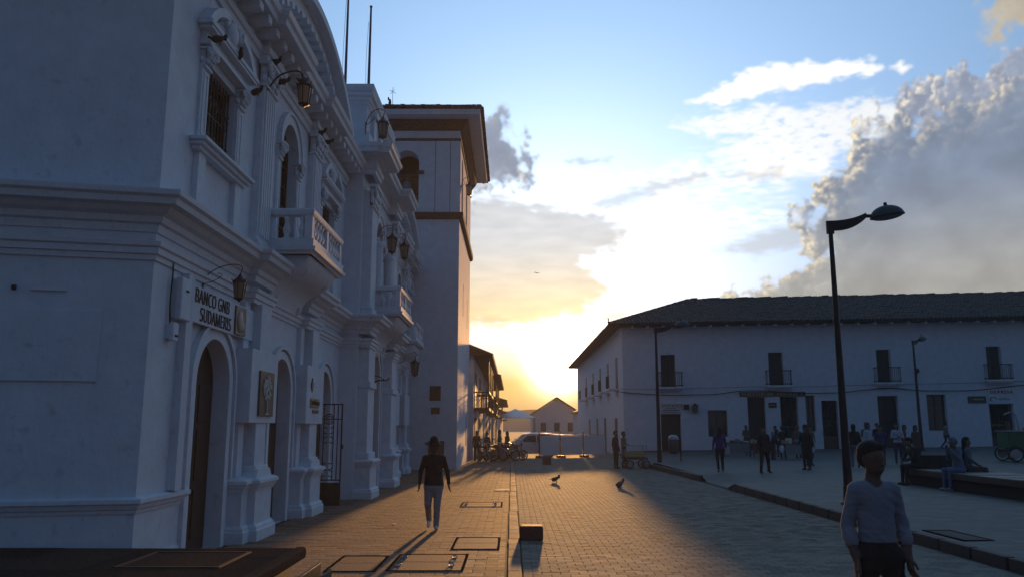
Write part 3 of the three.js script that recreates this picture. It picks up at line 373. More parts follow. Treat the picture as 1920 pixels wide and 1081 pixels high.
// ------------------------------------------------------------------ bell tower at the end of the bank
const tower = thing('bell_tower', 'tall plain white bell tower with overhanging tiled roof and brown string courses', 'tower');
{
  const x1 = -2.55, x0 = -11, d0 = 37.55, d1 = 47.6, front = new THREE.Shape(); front.moveTo(x0, -0.1); front.lineTo(x0, 16.85); front.lineTo(x1, 16.85); front.lineTo(x1, -0.1); front.closePath();
  const bx = -5.15, h = new THREE.Path(); h.moveTo(bx - 0.6, 12.3); h.lineTo(bx - 0.6, 14.7); h.absarc(bx, 14.7, 0.6, Math.PI, 0, true); h.lineTo(bx + 0.6, 12.3); h.closePath(); front.holes.push(h);
  obj('front_wall', new THREE.ExtrudeGeometry(front, { depth: 0.9, bevelEnabled: false, curveSegments: 16 }).translate(0, 0, -d0 - 0.9), M.plasterT, tower);
  const side = rectPath(d0 + 0.9, d1, -0.1, 16.85, THREE.Shape);
  for (const [s, y0, y1] of [[39.6, 12.35, 14.9], [43.4, 12.35, 14.9]]) side.holes.push(archPath(s, 0.6, y0, y1));
  for (const [s, y0] of [[41.2, 7.6], [45, 7.4]]) side.holes.push(rectPath(s - 0.14, s + 0.14, y0, y0 + 1.7));
  side.holes.push(rectPath(44.6, 45.3, 0.9, 2.5));
  obj('street_wall', new THREE.ExtrudeGeometry(side, { depth: 0.7, bevelEnabled: false, curveSegments: 14 }).applyMatrix4(extM(-0.7, x1)), M.plasterT, tower);
  obj('rear_wall', [box(x0, x1 - 0.7, -0.1, 16.85, -d1, -d1 + 0.6), box(x0, x0 + 0.6, -0.1, 16.85, -d1 + 0.6, -d0 - 0.9), box(x0 + 0.6, x1 - 0.7, 11.6, 12.0, -d1 + 0.6, -d0 - 0.9)], M.plasterT, tower);
  const ring = (n, prof, m) => obj(n, sweep([[x1, -d1], [x1, -d0], [x0, -d0]], prof), m, tower);
  ring('string_course', [[-0.05, 11.8], [0.1, 11.82], [0.18, 11.9], [0.2, 12.12], [-0.05, 12.16]], M.brown);
  ring('frieze_band', [[-0.05, 15.78], [0.05, 15.8], [0.06, 15.9], [-0.05, 15.92]], M.brown);
  ring('eave_corbel', [[-0.05, 16.3], [0.1, 16.32], [0.18, 16.42], [0.3, 16.55], [0.4, 16.76], [-0.05, 16.78]], M.brown);
  ring('eave_board', [[0.1, 16.78], [1.0, 16.78], [1.02, 17.03], [0.1, 17.08]], M.plasterT);
  for (const x of [-3.02, -3.75]) obj('panel_groove', box(x - 0.012, x + 0.012, 12.16, 15.78, -d0 - 0.002, -d0 + 0.006), M.brown, tower);
  obj('corner_pilaster', [box(x1 - 0.45, x1 + 0.03, 12.16, 15.76, -d0 - 0.3, -d0 + 0.03)], M.plasterT, tower);
  obj('roof_deck', (() => { const e = 1.05, X0 = x0 - e, X1 = x1 + e, Z0 = -d0 + e, Z1 = -d1 - e, y = 17.08, mx = (X0 + X1) / 2, mz = (Z0 + Z1) / 2, p = 18.75, P = [[X0, y, Z0], [X1, y, Z0], [X1, y, Z1], [X0, y, Z1], [mx, p, mz]], f = [[0, 1, 4], [1, 2, 4], [2, 3, 4], [3, 0, 4], [1, 0, 3], [1, 3, 2]], g = new THREE.BufferGeometry(); g.setAttribute('position', new THREE.BufferAttribute(new Float32Array(f.flat().flatMap((i) => P[i])), 3)); g.computeVertexNormals(); return g; })(), M.tileB, tower);
  // barrel tiles: the ones along the two eaves in view, each its own piece
  const tg = [new THREE.CylinderGeometry(0.115, 0.135, 0.5, 8, 1, false, -Math.PI / 2, Math.PI).rotateX(Math.PI / 2 * 0.78), new THREE.CylinderGeometry(0.12, 0.14, 0.5, 8, 1, false, -Math.PI / 2, Math.PI).rotateX(Math.PI / 2 * 0.82)].map((g) => metres(g));
  const tm = [M.tile, M.tileB, M.tileC];
  const put = (x, z, turn, y) => { const t = new THREE.Mesh(tg[Math.floor(rnd() * 2)], tm[Math.floor(rnd() * 3)]); t.name = 'roof_tile'; t.castShadow = t.receiveShadow = true; t.position.set(x, y, z); t.rotation.y = turn; tower.add(t); };
  for (let x = x1 + 0.95; x > -8; x -= 0.245) { put(x, -d0 + 0.9, 0, 17.14 + rr(-0.012, 0.012)); put(x + rr(-0.02, 0.02), -d0 + 0.5, 0, 17.26 + rr(-0.015, 0.015)); }
  for (let z = -d0 + 0.75; z > -d1 - 0.9; z -= 0.245) put(x1 + 0.92, z, Math.PI / 2, 17.14 + rr(-0.015, 0.015));
  obj('bell', [lathe([[0, 0.62], [0.06, 0.62], [0.16, 0.58], [0.22, 0.45], [0.25, 0.2], [0.33, 0.04], [0.37, 0], [0.33, 0], [0.28, 0.05], [0, 0.3]], 18).translate(bx, 13.25, -d0 - 0.45), rod([bx, 13.85, -d0 - 0.45], [bx, 14.1, -d0 - 0.45], 0.05)], M.bell, tower);
  obj('bell_beam', box(bx - 0.6, bx + 0.8, 14.08, 14.22, -d0 - 0.53, -d0 - 0.39), M.woodM, tower); obj('beam_stub', box(bx + 0.5, bx + 0.85, 14.09, 14.23, -d0 + 0.003, -d0 + 0.16, 0.01), M.woodM, tower);
}
// ------------------------------------------------------------------ ground, road, pavement, plaza
const plazaY = (x, D) => { const y = 0.15 + 0.02 * (x - 6.9) + 0.003 * (D - 15), gap = D > 25.7 && D < 30 ? sstep(25.6, 26.2, D) * sstep(30.2, 29.6, D) : D > 40 ? sstep(40, 41, D) : 0; return y * (1 - gap) + y * gap * sstep(6.9, 8.6, x); };
struct(obj('ground', new THREE.PlaneGeometry(1400, 1100, 1, 1).rotateX(-Math.PI / 2).translate(0, -0.16, -420), M.earth));
function pattern(cw, ch, n, m, lo, hi, joint, off) {            // far paving: a grid of slabs, too small to tell apart there
  const S = 512, d = new Uint8Array(S * S * 4), tone = []; for (let i = 0; i < n * m; i++) tone.push(lo + (hi - lo) * rnd());
  for (let y = 0; y < S; y++) for (let x = 0; x < S; x++) { const v = (y / S) * m, r = Math.floor(v), u = ((x / S) * n + (r % 2) * off) % n, c = Math.floor(u), fu = u - c, fv = v - r, j = fu < joint * n / cw || fv < joint * m / ch; const g = Math.round(255 * (j ? lo * 0.45 : tone[r * n + c] * (0.9 + 0.2 * noise(x * 0.11, y * 0.11)))), i = (y * S + x) * 4; d[i] = d[i + 1] = d[i + 2] = Math.min(255, g); d[i + 3] = 255; }
  const t = new THREE.DataTexture(d, S, S); t.wrapS = t.wrapT = THREE.RepeatWrapping; t.magFilter = THREE.LinearFilter; t.repeat.set(1 / cw, 1 / ch); t.needsUpdate = true; return t;
}
const pavRoad = pattern(2, 2.04, 8, 12, 0.7, 1, 0.008, 0.5), pavWalk = pattern(2.64, 2.64, 8, 12, 0.72, 1, 0.008, 0.5), pavPlaza = pattern(3.2, 3.2, 8, 10, 0.66, 1, 0.012, 0.5);
M.roadFar = stone(0.27, 0.245, 0.205, 0.87, { map: pavRoad, bumpMap: pavRoad, bumpScale: 0.01 }); M.walkFar = stone(0.26, 0.17, 0.125, 0.84, { map: pavWalk, bumpMap: pavWalk, bumpScale: 0.01 }); M.plazaPav = mat(0.115, 0.115, 0.105, 0.7, { map: pavPlaza, bumpMap: pavPlaza, bumpScale: 0.008 });
const road = new THREE.Group(), walk = new THREE.Group(); road.name = 'road'; walk.name = 'pavement'; scene.add(struct(road), struct(walk));
const sheet = (x0, x1, d0, d1, y) => new THREE.PlaneGeometry(x1 - x0, d1 - d0, 1, 1).rotateX(-Math.PI / 2).translate((x0 + x1) / 2, y, -(d0 + d1) / 2);
obj('joint_bed', sheet(0.14, 7.2, -4, 46, -0.012), M.joint, road); obj('far_paving', sheet(0.14, 9.5, 46, 120, 0), M.roadFar, road);
obj('joint_bed', sheet(-6, -0.06, -4, 46, -0.008), M.joint, walk); obj('far_paving', sheet(-6, -0.06, 46, 120, 0.004), M.walkFar, walk);
const HATCH = [[-1.28, -0.24, 20.15, 21.4, 1], [-0.98, -0.2, 13.25, 14.65, 0], [-1.72, -0.66, 11.3, 12.75, 2], [-2.55, -1.85, 11.25, 12.6, 0]];
function paving(group, name, x0, x1, d0, d1, w, h, mats, base, skip, keepFrom) {
  const geo = [0, 1, 2, 3].map((k) => { const a = w / 2 - 0.0065, b = h / 2 - 0.0045, s = shapeOf([[-a, -b], [a, -b], [a, b], [-a, b]]); const g = metres(new THREE.ExtrudeGeometry(s, { depth: 0.03, bevelEnabled: true, bevelSize: 0.003, bevelThickness: 0.003, bevelSegments: 1, curveSegments: 1 }).rotateX(-Math.PI / 2).translate(0, -0.033, 0)); const uv = g.attributes.uv; for (let i = 0; i < uv.count; i++) uv.setXY(i, uv.getX(i) + k * 3.37, uv.getY(i) + k * 1.91); return g; });
  const near = [], rest = [];
  let row = 0;
  for (let d = d0; d < d1 - 1e-6; d += h, row++) for (let x = x0 - ((row % 2) * w) / 2; x < x1 - 0.03; x += w) { const xa = Math.max(x, x0), xb = Math.min(x + w, x1), cx = (xa + xb) / 2, cd = d + h / 2, fx = (xb - xa) / w; if (fx < 0.2) continue; if (skip(cx, cd)) continue; (cd > keepFrom && near.length < 300 && Math.abs(cx) < cd * 0.66 + 0.3 ? near : rest).push([cx, cd, rr(-0.0015, 0.0015), rr(-0.003, 0.003), rr(-0.003, 0.003), rnd() < 0.07 ? rr(0.45, 0.65) : rr(0.72, 1.15), fx]); }
  for (const [x, d, y, a, b, , fx] of near) { const o = new THREE.Mesh(geo[Math.floor(rnd() * 4)], mats[Math.floor(rnd() * mats.length)]); o.name = name; o.position.set(x, base + y, -d); o.rotation.set(a, 0, b); o.scale.x = fx; o.castShadow = o.receiveShadow = true; group.add(o); }
  const im = new THREE.InstancedMesh(geo[0], mats[0], rest.length), m4 = new THREE.Matrix4(), e = new THREE.Euler(), c = new THREE.Color();
  rest.forEach(([x, d, y, a, b, t, fx], i) => { m4.makeRotationFromEuler(e.set(a, 0, b)).scale(V(fx, 1, 1)).setPosition(x, base + y, -d); im.setMatrixAt(i, m4); im.setColorAt(i, c.setRGB(t, t * 0.99, t * 0.97)); });
  im.name = name + '_field'; im.userData.kind = 'stuff'; im.castShadow = im.receiveShadow = true; group.add(im);
}
paving(road, 'paver', 0.15, 6.72, 7, 46, 0.25, 0.17, [M.road, M.roadB, M.roadC], 0, () => false, 10.85);
paving(walk, 'paving_slab', -4.66, -0.1, 7, 46, 0.33, 0.22, [M.walk, M.walkB, M.walkC], 0.004, () => false, 10.85);
{
  const k = new THREE.Group(); k.name = 'kerb_strip'; scene.add(struct(k));
  const gs = [0, 1].map((i) => metres(box(-0.095, 0.095, -0.12, 0.018, -0.29 - i * 0.08, 0.29 + i * 0.08, 0.012)));
  for (let d = 6, i = 0; d < 56; i++) { const v = i % 3 === 1 ? 1 : 0, L = v ? 0.755 : 0.595, o = new THREE.Mesh(gs[v], [M.walkC, M.walk, M.roadC][i % 3]); o.name = 'kerb_stone'; o.position.set(0.035 + rr(-0.008, 0.008), rr(-0.004, 0.004), -(d + L / 2)); o.castShadow = o.receiveShadow = true; k.add(o); d += L; }
}
{
  const kr = new THREE.Group(); kr.name = 'plaza_kerb'; scene.add(struct(kr));
  const put = (x0, d0, x1, d1, n, taper) => { for (let i = 0; i < n; i++) { const a = i / n, b = (i + 1) / n - 0.003, xa = x0 + (x1 - x0) * a, da = d0 + (d1 - d0) * a, xb = x0 + (x1 - x0) * b, db = d0 + (d1 - d0) * b, L = Math.hypot(xb - xa, db - da), top = plazaY(7, Math.min(25.5, (da + db) / 2)) + 0.02; const g = box(-0.07, 0.07, -0.12, top, -L / 2, L / 2, 0.014); if (taper && i === n - 1) { const p = g.attributes.position; for (let q = 0; q < p.count; q++) if (p.getZ(q) < 0 && p.getY(q) > 0) p.setY(q, 0.005); } const o = obj('kerb_stone', g, M.kerb, kr); o.position.set((xa + xb) / 2, 0, -(da + db) / 2); o.rotation.y = -Math.atan2(xb - xa, db - da); } };
  put(6.88, 7, 6.88, 25.9, 21, true); put(6.9, 29.9, 6.72, 34.5, 5); put(6.72, 34.5, 6.55, 40.2, 6);
}
{
  const g = new THREE.PlaneGeometry(1, 1, 60, 60), p = g.attributes.position, xs = [6.95, 7.2, 7.5, 8, 8.6];
  for (let i = 0; i < p.count; i++) { const u = p.getX(i) + 0.5, v = p.getY(i) + 0.5, k = Math.round(u * 60), x = k < 5 ? xs[k] : 8.6 + ((k - 4) / 56) * 62, D = 4 + v * 54; p.setXYZ(i, x, plazaY(x, D), -D); }
  g.computeVertexNormals(); struct(obj('plaza', g, M.plazaPav));
}
// hatches let into the pavement
HATCH.forEach(([a, b, c, d, hold], i) => {
  const h = thing('pavement_hatch', ['narrow steel framed hatch near the kerb beyond the walking man', 'slab filled hatch frame beside the kerb, right of the man\'s shadow', 'wide double hatch with lifting rings in the pavement front', 'dark edged hatch under the man\'s shadow beside the stone platform'][i], 'hatch');
  obj('hatch_frame', [box(a, b, -0.03, 0.014, -c - 0.035, -c), box(a, b, -0.03, 0.014, -d, -d + 0.035), box(a, a + 0.035, -0.03, 0.014, -d + 0.035, -c - 0.035), box(b - 0.035, b, -0.03, 0.014, -d + 0.035, -c - 0.035)], M.rustShade, h);  // frame lies on top; its dark colour stands for the shade of a recess
  const m = (c + d) / 2;
  for (const [p, q] of [[c + 0.05, m - 0.012], [m + 0.012, d - 0.05]]) { const pl = obj('hatch_plate', box(a + 0.05, b - 0.05, -0.03, 0.011 + rr(-0.001, 0.001), -q, -p, 0.006), i === 3 ? M.walkB : M.walk, h); if (hold) for (const t of [0.12, 0.82]) { const x = a + (b - a) * t; obj('lifting_ring', new THREE.TorusGeometry(0.04, 0.008, 5, 12).rotateX(-1.2).translate(x, 0.03, -(p + q) / 2), M.steel, pl); } }
});
{ const x0 = 7.12, x1 = 7.62, d0 = 13.1, d1 = 14.4, y = plazaY(7.4, 13.8) + 0.012, t = thing('drain_cover', 'dark rectangular drain cover in the plaza beside the grey-shirted man', 'drain cover', [0, 0, 0]); obj('cover_frame', [box(x0, x1, y - 0.06, y, -d0 - 0.05, -d0), box(x0, x1, y - 0.06, y, -d1, -d1 + 0.05), box(x0, x0 + 0.05, y - 0.06, y, -d1 + 0.05, -d0 - 0.05), box(x1 - 0.05, x1, y - 0.06, y, -d1 + 0.05, -d0 - 0.05)], M.rustShade, t); for (let d = d0 + 0.07; d < d1 - 0.1; d += 0.09) obj('cover_bar', box(x0 + 0.05, x1 - 0.05, y - 0.05, y - 0.004, -d - 0.07, -d), M.kerb, t); }
// raised stone platform in front of the first door, with its own hatch and a steel edge beside it
{
  const t = thing('stone_platform', 'low dark stone platform in front of the first arched door', 'platform');
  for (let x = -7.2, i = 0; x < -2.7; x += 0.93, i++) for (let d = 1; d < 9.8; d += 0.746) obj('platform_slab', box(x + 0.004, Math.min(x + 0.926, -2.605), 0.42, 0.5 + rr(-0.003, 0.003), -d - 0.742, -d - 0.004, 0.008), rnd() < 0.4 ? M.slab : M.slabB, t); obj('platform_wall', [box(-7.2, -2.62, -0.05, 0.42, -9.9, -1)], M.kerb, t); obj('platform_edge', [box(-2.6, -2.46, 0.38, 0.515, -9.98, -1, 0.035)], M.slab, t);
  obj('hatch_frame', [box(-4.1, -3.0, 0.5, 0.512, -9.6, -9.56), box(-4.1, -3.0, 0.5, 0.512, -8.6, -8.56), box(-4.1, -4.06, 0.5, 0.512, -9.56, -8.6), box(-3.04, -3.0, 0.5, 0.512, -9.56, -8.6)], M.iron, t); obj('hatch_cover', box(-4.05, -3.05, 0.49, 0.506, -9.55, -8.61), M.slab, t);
  const r = thing('steel_edging', 'rusty steel plate standing on edge beside the stone platform', 'edging');
  obj('edge_plate', [box(-2.12, -2.08, 0, 0.47, -9.1, -5, 0.006)], M.woodM, r); obj('edge_stub', [box(-1.97, -1.94, 0, 0.42, -9.0, -8.55, 0.006), box(-2.08, -1.97, 0.1, 0.16, -8.8, -8.7)], M.woodM, r);
}
for (const [x, d, s, l] of [[-2.35, 16.6, 0.11, 'flat pale paper scrap lying left of the walking man'], [-0.3, 25.4, 0.5, 'added pale sheet in place of a sunlit patch by the kerb beyond the hatch'], [-1.15, 30.2, 0.09, 'small white paper scrap near the tower base'], [-1.62, 36.5, 0.12, 'torn paper scrap by the tower wall'], [-2.75, 9.9, 0.05, 'tiny crumpled wrapper beside the stone platform']]) { const g = new THREE.PlaneGeometry(s, s * 0.7, 4, 3).rotateX(-Math.PI / 2), p = g.attributes.position; for (let i = 0; i < p.count; i++) p.setY(i, 0.012 + rr(0, s * 0.05)); const o = obj('paper_scrap_or_patch', g.rotateY(rr(0, 3)).translate(x, 0.005, -d), s > 0.3 ? mat(0.4, 0.36, 0.29, 0.8) : M.paper); tag(o, l, 'litter'); }  // the large pale sheet is added to stand for a sunlit patch of paving
// ------------------------------------------------------------------ long white house across the plaza
const house = thing('corner_house', 'long two-storey white house with low tiled roof across the plaza', 'building', [7.6, 0, -55], -0.1344);
{
  const L = 46, DP = 38, E = 8.72, ops = [];
  const up = [[2.58, 3.56, 4.62, 6.8], [9.7, 10.66, 4.68, 6.88], [16.6, 17.5, 4.82, 6.98], [23.4, 24.3, 4.95, 7.1], [30.4, 31.3, 5.05, 7.2]];
  const low = [[2.48, 3.8, 0.2, 2.8, 'd'], [5.58, 6.86, 1.32, 3.05, 'w'], [8.2, 9.36, 0.2, 3.92, 'd'], [10.3, 11.43, 0.4, 3.92, 's'], [11.93, 12.53, 1.66, 4.0, 'w'], [12.93, 13.95, 0.5, 3.66, 's'], [16.46, 17.72, 0.4, 3.95, 'd'], [19.5, 20.68, 1.72, 4.02, 'w'], [23.25, 24.7, 0.5, 3.4, 's'], [28, 29.2, 0.6, 3.4, 'd']];
  const sh = new THREE.Shape(); sh.moveTo(0, -0.3); sh.lineTo(L, -0.3); sh.lineTo(L, E + 0.1); sh.lineTo(0, E + 0.1); sh.closePath();
  for (const [a, b, c, d] of [...up, ...low]) { const h = new THREE.Path(); h.moveTo(a, c); h.lineTo(a, d); h.lineTo(b, d); h.lineTo(b, c); h.closePath(); sh.holes.push(h); }
  obj('front_wall', new THREE.ExtrudeGeometry(sh, { depth: 0.55, bevelEnabled: false }).translate(0, 0, -0.55), M.plasterR, house);
  obj('side_wall', [box(0, 0.5, -0.3, E + 0.1, -DP, -0.55), box(0.5, L, -0.3, E + 0.1, -DP, -DP + 0.5), box(L - 0.5, L, -0.3, E + 0.1, -DP + 0.5, -0.55), box(0.5, L - 0.5, 4.1, 4.3, -7, -0.56), box(0.5, L - 0.5, -0.3, E, -7.3, -7)], M.plasterR, house);
  obj('base_step', box(0.3, L, -0.3, 0.42, 0, 0.5, 0.02).applyMatrix4(new THREE.Matrix4().set(1, 0, 0, 0, 0.013, 1, 0, -0.06, 0, 0, 1, 0, 0, 0, 0, 1)), M.kerb, house);
  for (const [a, b, c, d] of up) {
    const w = new THREE.Group(); w.name = 'balcony_window'; house.add(w); const m = (a + b) / 2;
    obj('shutter', [box(a, m - 0.01, c, d, -0.35, -0.3), box(m + 0.01, b, c, d, -0.35, -0.3), ...[0.12, 0.56].flatMap((t) => [a + 0.07, m + 0.06].map((x) => box(x, x + (b - a) / 2 - 0.14, c + (d - c) * t, c + (d - c) * (t + 0.32), -0.3, -0.28, 0.005)))], M.wood, w);
    obj('balcony_floor', box(a - 0.32, b + 0.42, c - 0.14, c - 0.02, -0.02, 0.5, 0.015), M.plasterR, w); obj('floor_moulding', [box(a - 0.26, b + 0.36, c - 0.24, c - 0.145, -0.02, 0.34, 0.015), box(a - 0.2, b + 0.3, c - 0.32, c - 0.245, -0.02, 0.2, 0.015)], M.plasterR, w);
    const r = [], x0 = a - 0.28, x1 = b + 0.38; for (const y of [c + 0.05, c + 0.92]) r.push(box(x0, x1, y, y + 0.05, 0.42, 0.46), box(x0, x0 + 0.04, y, y + 0.05, 0, 0.42), box(x1 - 0.04, x1, y, y + 0.05, 0, 0.42));
    obj('balcony_railing', r, M.iron, w); for (let x = x0 + 0.02; x <= x1; x += 0.125) obj('railing_bar', rod([x, c, 0.44], [x, c + 0.93, 0.44], 0.013, 0.013, 5), M.iron, w); for (const x of [x0 + 0.02, x1 - 0.02]) for (const z of [0.12, 0.28]) obj('railing_bar', rod([x, c, z], [x, c + 0.93, z], 0.013, 0.013, 5), M.iron, w);
  }
  for (const [a, b, c, d, k] of low) {
    const w = new THREE.Group(); w.name = k === 'w' ? 'window' : 'door'; house.add(w); const m = (a + b) / 2;
    if (k !== 's') obj(k === 'w' ? 'window_pane' : 'door_leaf', box(a, b, c, d, -0.4, -0.36), k === 'w' ? M.glass : M.wood, w);
    obj(k === 'w' ? 'window_frame' : 'door_frame', [box(a, a + 0.08, c, d, -0.36, -0.26), box(b - 0.08, b, c, d, -0.36, -0.26), box(a + 0.08, b - 0.08, d - 0.08, d, -0.36, -0.26), box(m - 0.03, m + 0.03, c, d - 0.08, -0.36, -0.3), box(a + 0.08, b - 0.08, c + (d - c) * 0.62, c + (d - c) * 0.62 + 0.05, -0.358, -0.31)], M.wood, w);
    if (k === 'd') for (const [x0, x1] of [[a + 0.12, m - 0.06], [m + 0.06, b - 0.12]]) for (const [y0, y1] of [[0.08, 0.3], [0.34, 0.58], [0.68, 0.9]]) obj('door_panel', box(x0, x1, c + (d - c) * y0, c + (d - c) * y1, -0.36, -0.335, 0.01), M.wood, w);
    if (k === 's') { obj('shop_counter', box(a + 0.1, b - 0.1, c, c + 0.85, -0.35, -0.27), M.woodM, w); obj('shop_shelf', box(a + 0.2, b - 0.3, c + 1.5, c + 1.62, -0.35, -0.28), M.woodM, w); }
  }
  obj('window_lintel', box(5.58, 6.86, 3.05, 3.62, -0.1, -0.02), M.plasterR, house);
  // hipped tiled roof: front slope over L, side slope along the street
  const ov = 0.95, y0 = E + 0.12, ry = 11.5, rd = 6.6;
  const slope = (A, B, C, D2) => { const g = new THREE.BufferGeometry(); g.setAttribute('position', new THREE.BufferAttribute(new Float32Array([...A, ...B, ...C, ...A, ...C, ...D2]), 3)); g.computeVertexNormals(); return g; };
  const f0 = [-ov, y0, ov], f1 = [L + ov, y0, ov], r0 = [rd - ov + 0.4, ry, -rd], r1 = [L, ry, -rd], s0 = [-ov, y0, -DP - ov], q0 = [rd - ov + 0.4, ry, -DP + 5];
  obj('roof_deck', [slope(f0, f1, r1, r0), slope(s0, f0, r0, q0), slope(q0, r0, r1, [L, ry, -DP]), slope([-ov, y0 - 0.14, ov], [L + ov, y0 - 0.14, ov], [L + ov, y0 - 0.14, -0.1], [-ov, y0 - 0.14, -0.1]), slope([-ov, y0 - 0.14, -DP - ov], [-ov, y0 - 0.14, -0.1], [0.4, y0 - 0.14, -0.1], [0.4, y0 - 0.14, -DP - ov]), box(-ov, L + ov, y0 - 0.14, y0, ov - 0.05, ov), box(-ov, -ov + 0.05, y0 - 0.14, y0, -DP - ov, ov - 0.05), slope(s0, q0, [L, ry, -DP], [L, y0, -DP - ov])], M.tileB, house);
  for (let x = 0.6; x < L; x += 1.05) obj('rafter_end', box(x - 0.06, x + 0.06, y0 - 0.28, y0 - 0.14, 0.02, ov - 0.12), M.plasterR, house);
  obj('eave_moulding', [box(0, L, E - 0.1, E + 0.02, 0, 0.14, 0.02), box(-0.14, 0, E - 0.1, E + 0.02, -DP, 0.14, 0.02)], M.plasterR, house);
  const tileG = metres(new THREE.CylinderGeometry(0.1, 0.12, 0.52, 7, 1, false, -Math.PI / 2, Math.PI)), place = [], m4 = new THREE.Matrix4(), mz = new THREE.Matrix4(), col = new THREE.Color();
  const lay = (ex, ez, ux, uy, uz, ox, oz, n0, n1, rows, lim) => { const Y = V(ux, uy, uz).normalize(), X = V(ex, 0, ez), Z = X.clone().cross(Y); for (let i = n0; i < n1; i++) for (let j = 0; j < rows; j++) { const t = 0.1 + j * 0.44; if (!lim(i * 0.24, t)) continue; m4.makeBasis(X, Y, Z); m4.setPosition(ox + ex * i * 0.24 + Y.x * t + Z.x * 0.0 + rr(-0.015, 0.015), y0 + Y.y * t + 0.03 + rr(-0.012, 0.02), oz + ez * i * 0.24 + Y.z * t); place.push(m4.clone()); } };
  const fl = Math.hypot(ry - y0, rd + ov), fu = [0, (ry - y0) / fl, -(rd + ov) / fl], sl = Math.hypot(ry - y0, rd + 0.4);
  lay(1, 0, ...fu, -ov, ov, 0, Math.round((L + 2 * ov) / 0.24), Math.ceil(fl / 0.44), (a, t) => a > (t / fl) * (rd + 0.4) - 0.1);
  lay(0, -1, (rd + 0.4) / sl, (ry - y0) / sl, 0, -ov, ov, 0, Math.round((DP + 1) / 0.24), Math.ceil(sl / 0.44), (a, t) => a > (t / sl) * (rd + ov) - 0.1);
  const im = new THREE.InstancedMesh(tileG, M.tile, place.length); place.forEach((m, i) => { im.setMatrixAt(i, m); const t = rr(0.45, 1.15); im.setColorAt(i, col.setRGB(t, t * rr(0.9, 1.02), t * rr(0.85, 1.05))); }); im.name = 'roof_tile_field'; im.userData.kind = 'stuff'; im.castShadow = im.receiveShadow = true; house.add(im);
  for (let x = r0[0]; x < L; x += 0.42) obj('ridge_tile', new THREE.CylinderGeometry(0.13, 0.15, 0.46, 7, 1, false, -Math.PI / 2, Math.PI).rotateX(-Math.PI / 2).rotateY(Math.PI / 2).rotateX(0).translate(x, ry + rr(0.0, 0.1), -rd), [M.tile, M.tileB, M.tileC][Math.floor(rnd() * 3)], house);
  { const A = V(...f0), Bv = V(...r0), n = 22; for (let i = 0; i < n; i++) { const g = new THREE.CylinderGeometry(0.13, 0.15, 0.5, 7, 1, false, -Math.PI / 2, Math.PI).rotateX(-Math.PI / 2); const d = Bv.clone().sub(A).normalize(); g.applyQuaternion(new THREE.Quaternion().setFromUnitVectors(V(0, 0, -1), d)); const p = A.clone().lerp(Bv, (i + 0.5) / n); obj('hip_tile', g.translate(p.x, p.y + 0.05, p.z), [M.tile, M.tileB, M.tileC][i % 3], house); } }
  // upper windows and balconies on the street side
  for (const [z, y] of [[-3.2, 4.7], [-8.5, 4.7], [-14, 4.7], [-20, 4.7], [-27, 4.7]]) { const w = new THREE.Group(); w.name = 'balcony_window'; house.add(w); obj('shutter', box(-0.03, 0.02, y, y + 2.2, z - 0.5, z + 0.5), M.wood, w); obj('balcony_floor', box(-0.7, 0, y - 0.16, y - 0.04, z - 0.9, z + 0.9, 0.01), M.plasterR, w); const r = [box(-0.7, -0.66, y + 0.86, y + 0.92, z - 0.9, z + 0.9)]; obj('balcony_railing', r, M.iron, w); for (let q = z - 0.9; q <= z + 0.91; q += 0.15) obj('railing_bar', rod([-0.68, y, q], [-0.68, y + 0.9, q], 0.014, 0.014, 5), M.iron, w); }
  for (const [z, hgt] of [[-4, 2.6], [-11, 2.7], [-17, 2.7], [-24, 2.7]]) obj('side_door', box(-0.03, 0.02, 0, hgt, z - 0.6, z + 0.6), M.wood, house);
}
// church finials behind the hip
for (const [x, y, d, s, l] of [[11.9, 10.6, 98, 1, 'taller iron cross on a ball above the roof of the corner house'], [11.2, 9.9, 98, 0.85, 'shorter iron cross on a ball beside the taller one']]) { const c = thing('roof_cross', l, 'cross', [x, y, -d], 0, 'roof crosses'); obj('finial_base', lathe([[0.5, -1.6], [0.45, -0.6], [0.2, 0.6], [0.12, 1.5], [0, 1.5]].map(([a, b]) => [a * s, b * s]), 10), M.tileB, c); obj('finial_ball', ball(0, 1.8 * s, 0, 0.36 * s), M.tileB, c); obj('cross_bar', [box(-0.06, 0.06, 2 * s, 4.6 * s, -0.06, 0.06), box(-0.8 * s, 0.8 * s, 2.5 * s, 2.62 * s, -0.05, 0.05)], M.iron, c); }
